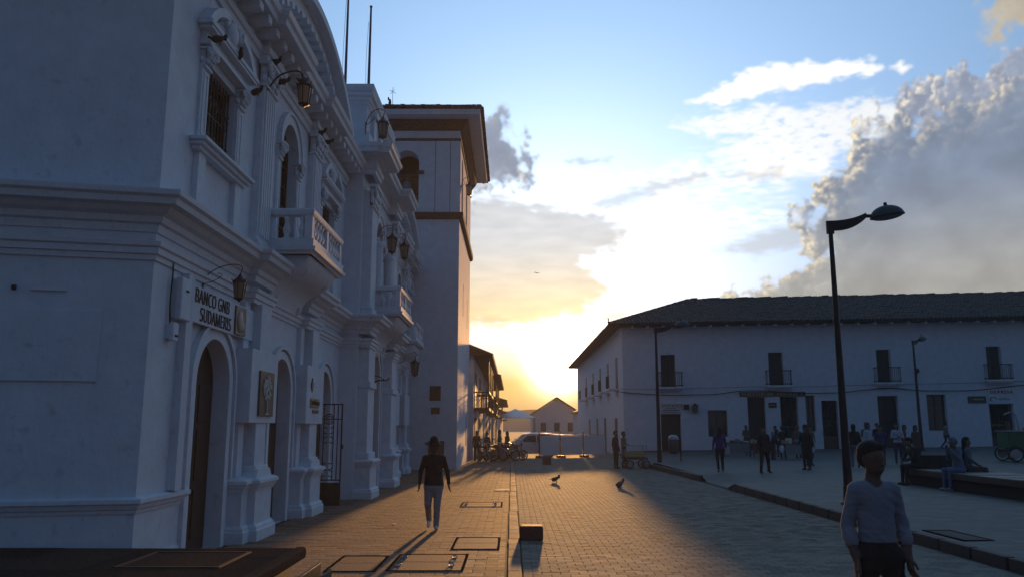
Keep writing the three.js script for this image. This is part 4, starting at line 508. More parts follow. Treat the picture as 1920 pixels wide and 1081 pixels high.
// ------------------------------------------------------------------ houses beyond the tower, far gable, hills
function rowHouse(name, label, x, d0, d1, eave, ov, rise, rows, ph) {
  const t = thing(name, label, 'house', [x, 0, -d0]); const L = d1 - d0;
  obj('wall', box(-9, 0, -0.2, eave, -L, 0), ph, t);
  obj('roof', (() => { const A = [ov, eave - 0.1, 0.3], B = [ov, eave - 0.1, -L - 0.3], C = [-4.5, eave + rise, -L - 0.3], Dd = [-4.5, eave + rise, 0.3], E2 = [-9.5, eave, -L - 0.3], F = [-9.5, eave, 0.3], g = new THREE.BufferGeometry(), q = (a, b, c, d) => [...a, ...b, ...c, ...a, ...c, ...d]; g.setAttribute('position', new THREE.BufferAttribute(new Float32Array([...q(A, B, C, Dd), ...q(Dd, C, E2, F), ...A, ...Dd, ...F, ...B, ...E2, ...C, ...q(A, B, [0, eave - 0.2, -L - 0.3], [0, eave - 0.2, 0.3])]), 3)); g.computeVertexNormals(); return g; })(), M.tileB, t);
  const rows2 = []; for (let z = 0.2; z > -L - 0.3; z -= 0.3) rows2.push(rod([ov + 0.02, eave - 0.06, z], [-4.5, eave + rise + 0.04, z], 0.09, 0.09, 5)); obj('roof_tile_field', rows2, M.tile, t).userData.kind = 'stuff';
  for (const z of rows) {
    const b = new THREE.Group(); b.name = 'balcony'; t.add(b);
    obj('balcony_floor', box(0, 0.95, 2.95, 3.12, z - 2.2, z + 2.2), M.woodM, b); obj('balcony_rail', [box(0.86, 0.95, 4.02, 4.12, z - 2.2, z + 2.2), box(0, 0.86, 4.02, 4.1, z - 2.2, z - 2.12), box(0, 0.86, 4.02, 4.1, z + 2.12, z + 2.2)], M.woodM, b);
    for (let q = z - 2.1; q < z + 2.2; q += 0.24) obj('baluster', rod([0.9, 3.1, q], [0.9, 4.05, q], 0.03, 0.03, 5), M.woodM, b);
    for (const q of [0.2, 0.5, 0.8]) obj('baluster', rod([q, 3.1, z + 2.16], [q, 4.05, z + 2.16], 0.03, 0.03, 5), M.woodM, b);
    for (const q of [z - 2.1, z + 2.1]) obj('balcony_post', box(0.84, 0.94, 4.1, eave - 0.2, q - 0.05, q + 0.05), M.woodM, b);
    for (const q of [z - 1, z + 1]) { obj('window', box(0, 0.04, 3.15, 5.4, q - 0.5, q + 0.5), M.wood, t); obj('door', box(0, 0.04, 0, 2.5, q - 0.6, q + 0.6), M.wood, t); }
  }
  return t;
}
rowHouse('balcony_house', 'two-storey house with wooden balcony directly behind the tower', -2.35, 49.2, 66, 6.35, 1.15, 2.2, [-2.8, -9.5], M.plasterT);
rowHouse('balcony_house', 'second balcony house down the street with jutting eave', -2.3, 67, 92, 6.2, 1.35, 2, [-6, -16], M.plasterT);
rowHouse('balcony_house', 'small far house at the end of the row of balconies', -2.1, 93, 122, 5.0, 1.5, 1.6, [-8], M.plasterT);
rowHouse('balcony_house', 'low farthest house of the left row near the awning', -1.8, 124, 160, 4.2, 1.2, 1.4, [-10], M.plasterT);
{
  const g = thing('gabled_house', 'hazy gabled house closing the end of the street under the sun', 'house', [8.3, 0, -150]);
  obj('wall', new THREE.ExtrudeGeometry(shapeOf([[-4.6, 0], [4.6, 0], [4.6, 4.2], [0, 7.2], [-4.6, 4.2]]), { depth: 12, bevelEnabled: false }).translate(0, 0, -12), M.plasterT, g);
  obj('roof', [new THREE.BoxGeometry(5.9, 0.25, 13).rotateZ(0.578).translate(-2.5, 5.75, -6), new THREE.BoxGeometry(5.9, 0.25, 13).rotateZ(-0.578).translate(2.5, 5.75, -6)], M.tileB, g); for (const x of [-2.5, 0, 2.5]) obj('window', box(x - 0.5, x + 0.5, 1.2, 2.8, -0.02, 0.05), M.wood, g);
  const f = thing('far_house', 'low tiled house behind the hoarding on the street\'s sunny end', 'house', [15.5, 0, -120]); obj('wall', box(-5, 4, 0, 4.4, -20, 0), M.plasterT, f); obj('roof', new THREE.ExtrudeGeometry(shapeOf([[-5.8, 4.3], [4.8, 4.3], [-0.5, 6.2]]), { depth: 21, bevelEnabled: false }).translate(0, 0, -20.5), M.tileB, f);
  const hillG = (d, h0, h1, x0, x1, sd) => { const n = 60, pos = []; for (let i = 0; i < n; i++) { const a = x0 + ((x1 - x0) * i) / n, b = x0 + ((x1 - x0) * (i + 1)) / n, ha = h0 + (h1 - h0) * fbm(a * 0.012 + sd, 3, 5), hb = h0 + (h1 - h0) * fbm(b * 0.012 + sd, 3, 5); pos.push(a, -1, -d, b, -1, -d, b, hb, -d - 40, a, -1, -d, b, hb, -d - 40, a, ha, -d - 40, a, ha, -d - 40, b, hb, -d - 40, b, -1, -d - 160, a, ha, -d - 40, b, -1, -d - 160, a, -1, -d - 160); } const q = new THREE.BufferGeometry(); q.setAttribute('position', new THREE.BufferAttribute(new Float32Array(pos), 3)); q.computeVertexNormals(); return q; };
  struct(obj('hill', hillG(520, 6, 20, -420, 420, 2), M.hill));
  const aw = thing('market_awning', 'pale canvas awning far down the street beside the balcony houses', 'awning', [0.4, 0, -98]);
  obj('awning_canvas', (() => { const q = new THREE.ConeGeometry(3.4, 1.1, 4, 1, true).rotateY(Math.PI / 4).translate(0, 3.6, 0); return q; })(), M.white, aw); for (const [x, z] of [[-2.3, -2.3], [2.3, -2.3], [-2.3, 2.3], [2.3, 2.3]]) obj('awning_pole', rod([x, 0, z], [x, 3.1, z], 0.04), M.iron, aw);
}
// ------------------------------------------------------------------ shear the corner house so that its flank follows the street
house.traverse((o) => { const S = new THREE.Matrix4().set(1, 0, 0.135, 0, 0, 1, 0, 0, 0, 0, 1, 0, 0, 0, 0, 1); if (o.isInstancedMesh) { const m = new THREE.Matrix4(); for (let i = 0; i < o.count; i++) { o.getMatrixAt(i, m); o.setMatrixAt(i, m.premultiply(S)); } } else if (o.isMesh) { o.geometry.applyMatrix4(S); } });
const fontB = await new FontLoader().loadAsync('fonts/droid/droid_sans_bold.typeface.json'), fontR = await new FontLoader().loadAsync('fonts/droid/droid_sans_regular.typeface.json'), fontS = await new FontLoader().loadAsync('fonts/droid/droid_serif_bold.typeface.json');
const text = (s, size, font, depth, narrow = 1) => { const g = new TextGeometry(s, { font, size, depth, curveSegments: 3, bevelEnabled: false }); g.scale(narrow, 1, 1); return g; };
// ------------------------------------------------------------------ lettering and plates on the bank
{
  const t = thing('bank_sign', 'white fascia board with dark raised bank lettering over the first door', 'sign', [W, 0, 0], 0);
  const at = (g, s, y, p) => g.rotateY(Math.PI / 2).translate(p, y, -s);
  obj('sign_board', [new THREE.BoxGeometry(0.05, 0.54, 3.35).translate(0.1, 3.72, -13.2)], M.plaster, t);
  obj('sign_lettering', [at(text('BANCO GNB', 0.205, fontR, 0.012, 0.92), 11.62, 3.75, 0.125)], M.dark, t); obj('sign_lettering', [at(text('SUDAMERIS', 0.205, fontR, 0.012, 0.88), 11.85, 3.49, 0.125)], M.dark, t);
  const em = obj('emblem_plate', new THREE.BoxGeometry(0.03, 0.48, 0.5).translate(0.14, 3.71, -13.6), M.bronze, t);
  obj('emblem_relief', [ball(0.155, 3.7, -13.57, 0.025, 0.19, 0.14), ball(0.15, 3.62, -13.7, 0.02, 0.1, 0.1)], M.bell, em);
}
{
  const t = thing('tree_plaque', 'dark bronze plaque with a pale tree relief between the first two doors', 'plaque', [W + 0.295, 0, -14.72]);
  obj('plaque_plate', box(0, 0.03, 2.12, 2.92, -0.42, 0.42, 0.006), M.bronze, t); const g = [rod([0.035, 2.17, 0], [0.035, 2.55, 0], 0.022, 0.014)]; for (let i = 0; i < 60; i++) { const a = rr(0, 6.28), r = Math.sqrt(rnd()); g.push(ball(0.035, 2.62 + Math.sin(a) * r * 0.2, Math.cos(a) * r * 0.25 * (1 - 0.2 * Math.sin(a)), 0.015, rr(0.03, 0.05), rr(0.03, 0.05), 6, 5)); } obj('tree_relief', [...g, box(0.03, 0.045, 2.15, 2.175, -0.1, 0.1)], mat(0.4, 0.39, 0.36, 0.6), t);
}
{
  const t = thing('cash_sign', 'small bronze name plate with a diamond mark between second and third doors', 'sign', [W + 0.295, 0, -18.35]);
  obj('name_plate', [box(0, 0.02, 2.36, 2.56, -0.42, 0.34, 0.004)], mat(0.3, 0.2, 0.09, 0.5, { metalness: 0.4 }), t); obj('lower_plate', box(0, 0.02, 2.24, 2.31, -0.42, 0.12, 0.004), M.bronze, t);
  obj('plate_lettering', text('servibanca', 0.11, fontB, 0.008, 0.95).rotateY(Math.PI / 2).translate(0.02, 2.42, 0.3), M.dark, t); obj('diamond_mark', new THREE.CylinderGeometry(0.16, 0.16, 0.02, 4).rotateZ(Math.PI / 2).scale(1, 1, 0.62).translate(0.01, 2.86, 0.24), M.bronze, t);
}
for (const [s, y0, y1, hw, d, l] of [[11.3, 3.42, 4.02, 0.18, 0.14, 'tall dented grey meter box left of the bank sign'], [11.08, 3.1, 3.36, 0.09, 0.1, 'small grey switch box below the tall meter box']]) { const t = thing('meter_box', l, 'box', [W, 0, -s], 0, 'meter boxes'); obj('box_case', box(0.05, 0.05 + d * 0.7, y0, y1, -hw, hw, 0.02), M.trim, t); obj('box_lock', box(0.05 + d * 0.7, 0.06 + d * 0.7, y1 - 0.2, y1 - 0.17, -0.05, 0.04), M.dark, t); obj('box_back', box(0, 0.05, y0 + 0.03, y1 - 0.03, -hw * 0.8, hw * 0.8), M.trim, t); }
// iron gate leaf standing open at the third door
{
  const t = thing('iron_gate', 'open wrought iron gate leaf with ring motif at the third door', 'gate', [W - 0.02, 0, -19.92]);
  const w = 0.64, r = 0.013;
  obj('gate_frame', [rod([0.01, 0.06, 0], [0.01, 2.5, 0], 0.02), rod([w, 0.06, 0], [w, 2.5, 0], 0.02), rod([0, 2.48, 0], [w, 2.48, 0], 0.016), rod([0, 0.66, 0], [w, 0.66, 0], 0.016), rod([0, 2.12, 0], [w, 2.12, 0], r)], M.iron, t);
  for (const x of [0.1, 0.2, 0.44, 0.54]) obj('gate_bar', rod([x, 0.66, 0], [x, 2.48, 0], r), M.iron, t);
  obj('gate_ring', [new THREE.TorusGeometry(0.12, 0.014, 5, 20).translate(0.32, 2.12, 0)], M.iron, t); obj('gate_ring', [new THREE.TorusGeometry(0.07, 0.012, 5, 16).translate(0.32, 2.12, 0)], M.iron, t);
  for (const [y, f] of [[1.86, 1], [1.6, -1], [1.0, 1], [0.8, -1]]) for (const k of [-1, 1]) obj('gate_scroll', tube([[0.32 + k * 0.02, y - 0.1 * f, 0], [0.32 + k * 0.11, y - 0.06 * f, 0], [0.32 + k * 0.1, y + 0.06 * f, 0], [0.32 + k * 0.03, y + 0.04 * f, 0]], 0.011, 5, 12), M.iron, t);
  obj('gate_panel', box(0.01, w, 0.06, 0.6, -0.012, 0.012), M.iron, t); obj('gate_latch', box(w, w + 0.05, 1.4, 1.5, -0.02, 0.02), M.iron, t); obj('letter_plate', [box(0.08, 0.28, 0.62, 0.84, -0.006, 0.006)], M.paper, t);
}
// ------------------------------------------------------------------ lanterns
function lantern(label, pos, scale, arm, wall = 1) {              // origin at the middle of the lamp body; arm = reach back to the wall
  const t = thing('wall_lantern', label, 'lantern', pos, 0, 'iron wall lanterns');
  const R = 0.2, r = 0.13, h = 0.26;
  obj('lantern_roof', [lathe([[0.235, h], [0.22, h + 0.03], [0.13, h + 0.12], [0.06, h + 0.17], [0.05, h + 0.22], [0.025, h + 0.25], [0, h + 0.3]], 6)], M.iron, t); obj('lantern_base', [lathe([[0, -h - 0.1], [0.03, -h - 0.07], [0.07, -h - 0.03], [r + 0.03, -h], [r + 0.02, -h + 0.03], [0, -h + 0.03]], 6)], M.iron, t);
  const bars = []; for (let i = 0; i < 6; i++) { const a = (i * Math.PI) / 3 + Math.PI / 2, c = Math.cos(a), s = Math.sin(a); bars.push(rod([c * r, -h, s * r], [c * R, h, s * R], 0.013, 0.013, 4)); const k = obj('leaf_tip', rod([c * R, h + 0.02, s * R], [c * (R + 0.07), h + 0.11, s * (R + 0.07)], 0.02, 0.004, 4), M.iron, t); }
  obj('lantern_cage', bars, M.iron, t); obj('lantern_glass', new THREE.CylinderGeometry(R - 0.012, r - 0.012, 2 * h - 0.02, 6, 1, true).rotateY(Math.PI / 6 + Math.PI / 2), M.pane, t); obj('bulb', ball(0, 0.02, 0, 0.045, 0.07, 0.045), M.paper, t);
  if (arm) { const a = arm / scale; obj('scroll_bracket', [tube([[-a, -0.05, 0], [-a + 0.06, 0.4, 0], [-a * 0.6, 0.72, 0], [-0.12, 0.82, 0], [0.06, 0.72, 0], [0.02, 0.58, 0], [0, 0.5, 0]], 0.016, 5, 30), tube([[-a, 0.2, 0], [-a * 0.6, 0.38, 0], [-a * 0.5, 0.52, 0], [-a * 0.62, 0.55, 0]], 0.011, 5, 16), box(-a - 0.01, -a + 0.02, -0.15, 0.3, -0.03, 0.03)], M.iron, t); }
  t.scale.setScalar(scale); return t;
}
lantern('iron scroll-arm lantern hanging over the bank sign', [-4.22, 4.0, -12.2], 0.5, 0.57);
lantern('large black lantern under the top cornice beside the arched upper window', [-3.95, 8.12, -14.35], 0.7, 0);
lantern('lantern on a thin arm in front of the attic block', [-3.72, 10.32, -21.9], 0.8, 0.5);
lantern('amber glazed lantern over the middle balcony, nearer of two', [-3.75, 7.5, -24.4], 0.8, 0.5);
lantern('amber glazed lantern over the middle balcony, farther of two', [-3.75, 7.9, -27.2], 0.8, 0.5);
lantern('small dark lantern low on the far wing next to the tower', [-3.98, 4.25, -32.8], 0.9, 0.8);
lantern('square sunlit lantern on the street face of the bell tower', [-2.1, 13.35, -37.9], 0.85, 0.42);
for (const [s, y, d] of [[14.35, 8.05, 0]]) tag(obj('lantern_arm', [tube([[W + 0.14, y + 0.2, -s], [W + 0.4, y + 0.5, -s], [W + 0.75, y + 0.55, -s], [W + 0.85, y + 0.25, -s]], 0.018, 5, 20), box(W + 0.1, W + 0.16, y, y + 0.4, -s - 0.04, -s + 0.04)], M.iron), 'curved iron arm holding the large lantern under the cornice', 'bracket');
for (const [s, y, l] of [[24.2, 3.3, 'empty iron scroll bracket beside the tall middle arch'], [28.7, 3.25, 'empty iron scroll bracket past the middle pavilion']]) { const x = W + (s < 27 ? 0.5 : 0); tag(obj('iron_bracket', [tube([[x, y - 0.15, -s], [x + 0.25, y, -s], [x + 0.55, y + 0.02, -s], [x + 0.6, y + 0.1, -s]], 0.018, 5, 16), tube([[x, y + 0.15, -s], [x + 0.3, y + 0.12, -s], [x + 0.45, y + 0.02, -s]], 0.014, 5, 12)], M.iron), l, 'bracket'); }
// flag poles and vane
for (const [x, top, l] of [[-5.12, 15.6, 'taller blue flag pole on the attic of the bank, left of two'], [-4.4, 14.82, 'shorter blue flag pole on the attic of the bank, right of two']]) { const t = thing('flag_pole', l, 'flag pole', [x, 12.12, -23.1], 0, 'attic flag poles'); obj('pole', rod([0, -0.02, 0], [0, top - 12.12, 0], 0.045, 0.03, 8), mat(0.03, 0.06, 0.13, 0.45), t); obj('pole_cap', ball(0, top - 12.1, 0, 0.045), M.iron, t); obj('halyard', tube([[-0.09, 0.1, 0], [-0.1, 1, 0], [-0.06, top - 12.6, 0]], 0.006, 4, 10), M.cloth, t); }
{ const t = thing('weather_vane', 'small iron weather vane with a cross on the tower roof', 'vane', [-6.1, 18.0, -38.6]); t.scale.setScalar(0.62); obj('vane_rod', [rod([0, -0.9, 0], [0, 1.7, 0], 0.02), rod([-0.28, 1.45, 0], [0.28, 1.15, 0], 0.018), rod([-0.2, 1.1, 0], [0.16, 1.5, 0], 0.018)], M.iron, t); obj('vane_figure', [ball(-0.22, 0.35, 0, 0.12, 0.34, 0.05), ball(-0.34, 0.7, 0, 0.07, 0.16, 0.04), rod([-0.15, 0.1, 0], [0.3, -0.15, 0], 0.05, 0.01)], M.iron, t); }
for (const [x0, x1, y0, y1, l] of [[-3.83, -3.32, 3.15, 3.82, 'large square brown plaque on the tower wall'], [-3.76, -3.36, 2.54, 2.83, 'small brown plaque under the large one on the tower'], [-3.86, -3.13, 0.65, 1.3, 'wide dark plaque low on the tower behind the man\'s hat']]) tag(obj('wall_plaque', [box(x0, x1, y0, y1, -37.552, -37.5, 0.012), box(x0 + 0.06, x1 - 0.06, y0 + 0.06, y1 - 0.06, -37.5, -37.49, 0.003)], mat(0.16, 0.07, 0.05, 0.7, { map: rep(G.coarse, 3) })), l, 'plaque', 'tower wall plaques');
// ------------------------------------------------------------------ street lamps
function streetLamp(label, x, y, D, H, turn, s = 1) {
  const t = thing('street_lamp', label, 'street lamp', [x, y, -D], turn, 'plaza street lamps');
  obj('lamp_post', [rod([0, 0, 0], [0, H, 0], 0.105 * s, 0.05 * s, 12)], M.iron, t); obj('post_base', [lathe([[0.2, 0], [0.2, 0.03], [0.13, 0.06], [0.115, 0.4], [0.105, 0.42]], 12)], M.iron, t);
  const sh = new THREE.Shape(); sh.moveTo(-0.08, H - 0.16); sh.lineTo(-0.08, H + 0.14); sh.quadraticCurveTo(0.5, H + 0.14, 0.88, H + 0.34); sh.lineTo(0.9, H + 0.26); sh.quadraticCurveTo(0.6, H - 0.08, 0.07, H - 0.08); sh.lineTo(0.07, H - 0.16); sh.closePath();
  obj('lamp_arm', [new THREE.ExtrudeGeometry(sh, { depth: 0.07, bevelEnabled: true, bevelSize: 0.01, bevelThickness: 0.01, bevelSegments: 1, curveSegments: 8 }).translate(0, 0, -0.035), rod([0.86, H + 0.28, 0], [1.1, H + 0.27, 0], 0.045)], M.iron, t);
  const q = new THREE.Group(); q.name = 'lamp_head'; q.position.set(1.42, H + 0.28, 0); q.rotation.z = 0.17; t.add(q);
  obj('head_shell', (() => { const g = new THREE.SphereGeometry(1, 20, 10, 0, Math.PI * 2, 0, Math.PI / 2).scale(0.42, 0.27, 0.22); return g; })(), mat(0.045, 0.05, 0.048, 0.45), q); obj('head_lens', new THREE.SphereGeometry(1, 20, 8, 0, Math.PI * 2, Math.PI / 2, Math.PI / 2).scale(0.4, 0.1, 0.2), mat(0.12, 0.13, 0.13, 0.25), q); obj('photo_cell', rod([0.02, 0.26, 0], [0.02, 0.34, 0], 0.045, 0.04, 8), M.iron, q); obj('head_rim', new THREE.TorusGeometry(0.41, 0.025, 6, 24).rotateX(Math.PI / 2).scale(1, 1, 0.53), M.iron, q);
  return t;
}
streetLamp('tall near street lamp behind the man in the grey shirt', 7.78, plazaY(7.78, 19), 19, 6.55, 0);
streetLamp('street lamp beside the litter bin at the plaza corner', 7.3, plazaY(7.3, 40.4), 40.4, 6.6, 0.2, 1.05);
streetLamp('far street lamp in front of the white house by the dark window', 23.65, plazaY(23.65, 47), 47, 6.25, 0.75);
// ------------------------------------------------------------------ stone blocks, bin, hoarding
tag(obj('stone_block', box(0.13, 0.54, -0.01, 0.24, -14.62, -14.3, 0.035), M.block), 'reddish stone block lying on the road beside the kerb', 'block', 'stone blocks'); tag(obj('stone_block', box(1.62, 2.05, -0.01, 0.42, -43.4, -42.98, 0.03), M.block), 'square stone block standing before the white hoarding', 'block', 'stone blocks');
{
  const t = thing('litter_bin', 'dark litter bin with rounded lid on a post beside the lamp', 'bin', [8.02, plazaY(8, 40.4), -40.4]);
  obj('bin_body', lathe([[0, 0.42], [0.2, 0.42], [0.24, 0.5], [0.25, 1.1], [0, 1.1]], 16), M.plastic, t); obj('bin_lid', lathe([[0.27, 1.1], [0.27, 1.16], [0.22, 1.26], [0.12, 1.32], [0, 1.33]], 16), M.steel, t); obj('bin_post', [rod([0.34, 0, 0], [0.34, 1.25, 0], 0.035), rod([0.2, 0.9, 0], [0.34, 0.9, 0], 0.02), rod([0.2, 0.6, 0], [0.34, 0.6, 0], 0.02)], M.iron, t);
}
{
  const pts = [[1.75, 52.4], [3.15, 53.3], [4.75, 54.3], [6.4, 55.6]], lb = ['first white hoarding panel beside the parked car', 'middle white hoarding panel across the street', 'last white hoarding panel next to the corner house'];
  for (let i = 0; i < 3; i++) { const [x0, d0] = pts[i], [x1, d1] = pts[i + 1], L = Math.hypot(x1 - x0, d1 - d0), t = thing('hoarding_panel', lb[i], 'barrier', [(x0 + x1) / 2, 0, -(d0 + d1) / 2], Math.atan2(d1 - d0, x1 - x0), 'white hoarding panels'); obj('panel_sheet', box(-L / 2 + 0.07, L / 2 - 0.07, 0.14, 1.38, -0.02, 0.02), M.white, t); obj('panel_post', rod([-L / 2, 0, 0], [-L / 2, 1.62, 0], 0.035), M.iron, t); obj('panel_rail', box(-L / 2, L / 2, 1.42, 1.47, -0.03, 0.03), M.steel, t); obj('panel_foot', box(-L / 2 - 0.1, -L / 2 + 0.25, 0, 0.12, -0.3, 0.3, 0.02), M.red, t); }
}
// ------------------------------------------------------------------ long bench with a slatted top
{
  const t = thing('plaza_bench', 'long dark bench with pale wooden slats along the plaza', 'bench', [11.62, 0, 0]), y = 0.72;
  obj('bench_wall', [box(0.08, 1.7, 0.1, y - 0.06, -24.2, -9, 0.02)], M.bench, t); obj('bench_edge', [box(0, 0.06, y - 0.16, y + 0.005, -24.3, -9, 0.008)], M.wood, t);
  for (let d = 9.2; d < 24.2; d += 0.27) { const g = box(0.07, 1.74, y - 0.055, y + rr(-0.006, 0.012), -d - 0.19, -d, 0.01); obj('bench_slat', g, rnd() < 0.75 ? M.woodL : M.woodM, t); }
  obj('bench_back', box(0.3, 1.3, y, y + 0.4, -24.25, -23.95, 0.03), M.bench, t);
}
// ------------------------------------------------------------------ lettering on the white house: boards in its own axes
function onHouse(name, label, category, lx, y, z, build) { const o = thing(name, label, category, [0, 0, 0], -0.1344); const c = Math.cos(0.1344), s = Math.sin(0.1344); o.position.set(7.6 + lx * c - z * s, y, -55 + lx * s + z * c); build(o); return o; }
onHouse('internet_sign', 'white board lettered INTERNET over the house corner door', 'sign', 2.46, 2.86, 0.02, (t) => { obj('sign_board', box(0, 1.38, 0, 0.66, 0, 0.04, 0.005), M.paper, t); obj('sign_lettering', text('INTERNET', 0.2, fontS, 0.01, 0.95).translate(0.08, 0.4, 0.042), M.red, t); for (const [a, b, y] of [[0.3, 1.05, 0.28], [0.12, 1.26, 0.16], [0.12, 1.2, 0.06]]) obj('small_print', box(a, b, y, y + 0.045, 0.04, 0.046), M.woodM, t); });
onHouse('shop_board', 'long narrow brown name board over the big dark doorway', 'sign', 7.7, 3.95, 0.02, (t) => { obj('sign_board', box(0, 4.26, 0, 0.3, 0, 0.06, 0.01), M.woodM, t); for (let x = 0.15; x < 4.1; x += rr(0.14, 0.2)) if (rnd() < 0.86) obj('board_letter', box(x, x + rr(0.04, 0.1), 0.07, 0.23, 0.06, 0.075), M.goods, t); });
onHouse('courier_sign', 'white board with red courier lettering over the shop door by the cart', 'sign', 23.25, 3.42, 0.02, (t) => { obj('sign_board', box(0, 1.5, 0, 0.95, 0, 0.04, 0.005), M.plasterR, t); obj('sign_lettering', text('DEPRISA', 0.2, fontB, 0.012, 1.25).translate(0.1, 0.64, 0.042), M.red, t); obj('sign_logo', [new THREE.TorusGeometry(0.15, 0.025, 4, 18, 4.4).scale(1.3, 0.8, 1).translate(0.28, 0.28, 0.05)], M.iron, t); obj('logo_lettering', text('DEPRISA', 0.13, fontR, 0.01, 1).translate(0.6, 0.22, 0.042), M.iron, t); });
onHouse('green_sign', 'dark green strip sign left of the courier sign', 'sign', 22.0, 3.46, 0.02, (t) => { obj('sign_board', box(0, 1.1, 0, 0.44, 0, 0.05, 0.01), mat(0.02, 0.05, 0.035, 0.5), t); obj('sign_spot', box(0.1, 0.24, 0.08, 0.34, 0.05, 0.058), M.red, t); obj('sign_stripe', box(0.32, 0.95, 0.2, 0.28, 0.05, 0.056), M.goods, t); });
onHouse('menu_board', 'small dark board between the doorways under the brown name board', 'sign', 9.55, 3.2, 0.02, (t) => { obj('sign_board', box(0, 0.52, 0, 0.34, 0, 0.03, 0.005), M.wood, t); obj('board_line', box(0.06, 0.44, 0.15, 0.2, 0.03, 0.036), M.goods, t); });
onHouse('house_lantern', 'square brown lantern on the white house right of the corner door', 'lantern', 4.75, 2.9, 0.2, (t) => { obj('lantern_cage', [box(-0.17, 0.17, 0, 0.05, -0.17, 0.17), box(-0.2, 0.2, 0.4, 0.45, -0.2, 0.2), ...[[-1, -1], [1, -1], [-1, 1], [1, 1]].map(([a, b]) => box(a * 0.16 - 0.015, a * 0.16 + 0.015, 0.05, 0.4, b * 0.16 - 0.015, b * 0.16 + 0.015))], M.brown, t); obj('lantern_roof', new THREE.ConeGeometry(0.27, 0.2, 4).rotateY(Math.PI / 4).translate(0, 0.55, 0), M.brown, t); obj('lantern_pane', box(-0.14, 0.14, 0.05, 0.4, -0.14, 0.14), M.glass, t); });
onHouse('notice_box', 'small brown notice box left of the square house lantern', 'box', 4.0, 3.08, 0.02, (t) => { obj('box_case', box(0, 0.36, 0, 0.36, 0, 0.09, 0.01), M.brown, t); obj('box_front', box(0.05, 0.31, 0.05, 0.31, 0.09, 0.1), M.wood, t); });
onHouse('loudspeaker', 'small round speaker on a stalk over the far lamp\'s side of the house', 'speaker', 19.0, 5.1, 0.05, (t) => { obj('speaker_stalk', rod([0, -0.3, 0], [0, 0.35, 0.1], 0.02), M.iron, t); obj('speaker_horn', ball(0, 0.45, 0.12, 0.16, 0.17, 0.12), M.iron, t); });
// cables sagging along the house front
for (const [y, sag, r, l] of [[4.28, 0.28, 0.028, 'thick sagging bundle of cables along the white house'], [4.52, 0.08, 0.012, 'thin upper cable along the white house']]) onHouse('facade_cable', l, 'cable', 0, 0, 0.06, (t) => { const p = []; for (let x = -0.2; x < 44; x += 1.6) { const k = (x % 8.5) / 8.5; p.push([x, y + 0.012 * x - sag * 4 * k * (1 - k) + rr(-0.03, 0.03), 0.03 + rr(0, 0.05)]); } obj('cable', tube(p, r, 5, 160), M.iron, t); });
{ const s = [[11.0, 4.13], [13.2, 4.08], [15.8, 4.1]]; const c = thing('wall_cable', 'thin dark cable draped across the bank wall below its band', 'cable'); obj('cable', tube([[W + 0.03, 4.4, -11.0], [W + 0.04, 4.05, -11.02], [W + 0.04, 3.6, -11.0], [W + 0.05, 3.3, -11.03]], 0.012, 5, 24), M.iron, c); }
// ------------------------------------------------------------------ birds
const pigeonG = (up) => { const b = ball(0, 0.11, 0, 0.065, 0.065, 0.13, 12, 9), p = b.attributes.position; for (let i = 0; i < p.count; i++) { const z = p.getZ(i); if (z < 0) { p.setX(i, p.getX(i) * (1 + z * 3)); } } b.rotateX(up); return [b, ball(0, 0.21, 0.1, 0.034, 0.036, 0.04), ball(0, 0.17, 0.085, 0.04, 0.06, 0.045), rod([0, 0.205, 0.13], [0, 0.195, 0.165], 0.011, 0.003, 5), new THREE.BoxGeometry(0.075, 0.014, 0.15).rotateX(0.22).translate(0, 0.085, -0.17)]; };
function pigeon(label, pos, turn, s, m, group, up = -0.45) { const t = thing('pigeon', label, 'bird', pos, turn, group); obj('body', pigeonG(up), m, t); for (const k of [-1, 1]) { obj('wing', ball(k * 0.055, 0.125, -0.03, 0.02, 0.045, 0.12).rotateX(up * 0.5), m, t); obj('leg', [rod([k * 0.022, 0, 0], [k * 0.022, 0.07, 0], 0.006, 0.007, 5), rod([k * 0.022, 0.004, -0.01], [k * 0.022, 0.004, 0.03], 0.005, 0.003, 4)], m === M.feather ? M.feather : M.red, t); } t.scale.setScalar(s); return t; }
pigeon('pigeon walking on the road, nearer the hoarding', [1.58, 0.002, -29.2], 1.9, 1.05, M.pigeon, 'pigeons on the road'); pigeon('pigeon standing upright in the middle of the road', [3.55, 0.002, -26.7], 2.4, 1.15, M.pigeon, 'pigeons on the road', -0.9);
[['pigeon on the left capital of the first upper window', -4.5, 7.72, 11.5, 2.2], ['pigeon over the middle of the first upper window', -4.55, 7.96, 12.5, 0.6], ['pigeon on the right capital of the first upper window', -4.52, 7.72, 13.43, 1.2], ['upper pigeon of two on the first fluted capital', -4.5, 8.72, 14.35, 1.3], ['lower pigeon of two on the first fluted capital', -4.45, 8.5, 14.75, 1.7], ['left pigeon of two by the second fluted capital', -4.5, 8.73, 18.1, 1.2], ['right pigeon of two by the second fluted capital', -4.48, 8.73, 18.75, 1.9], ['pigeon on the roof of the large cornice lantern', -3.95, 8.3, 14.3, 2.6]].forEach(([l, x, y, d, a]) => pigeon(l, [x, y, -d], a, 0.78, M.feather, 'pigeons on the facade'));
pigeon('big dark bird perched on top of the arched pediment', [-4.35, 11.45, -16.3], 1.2, 1.9, M.feather);
{ const t = thing('flying_bird', 'tiny dark bird flying in the yellow sky', 'bird', [1.9, 13.5, -60], 0.6); t.scale.setScalar(0.5); obj('body', ball(0, 0, 0, 0.06, 0.06, 0.16), M.feather, t); for (const k of [-1, 1]) obj('wing', shapeWing(k), M.feather, t); }
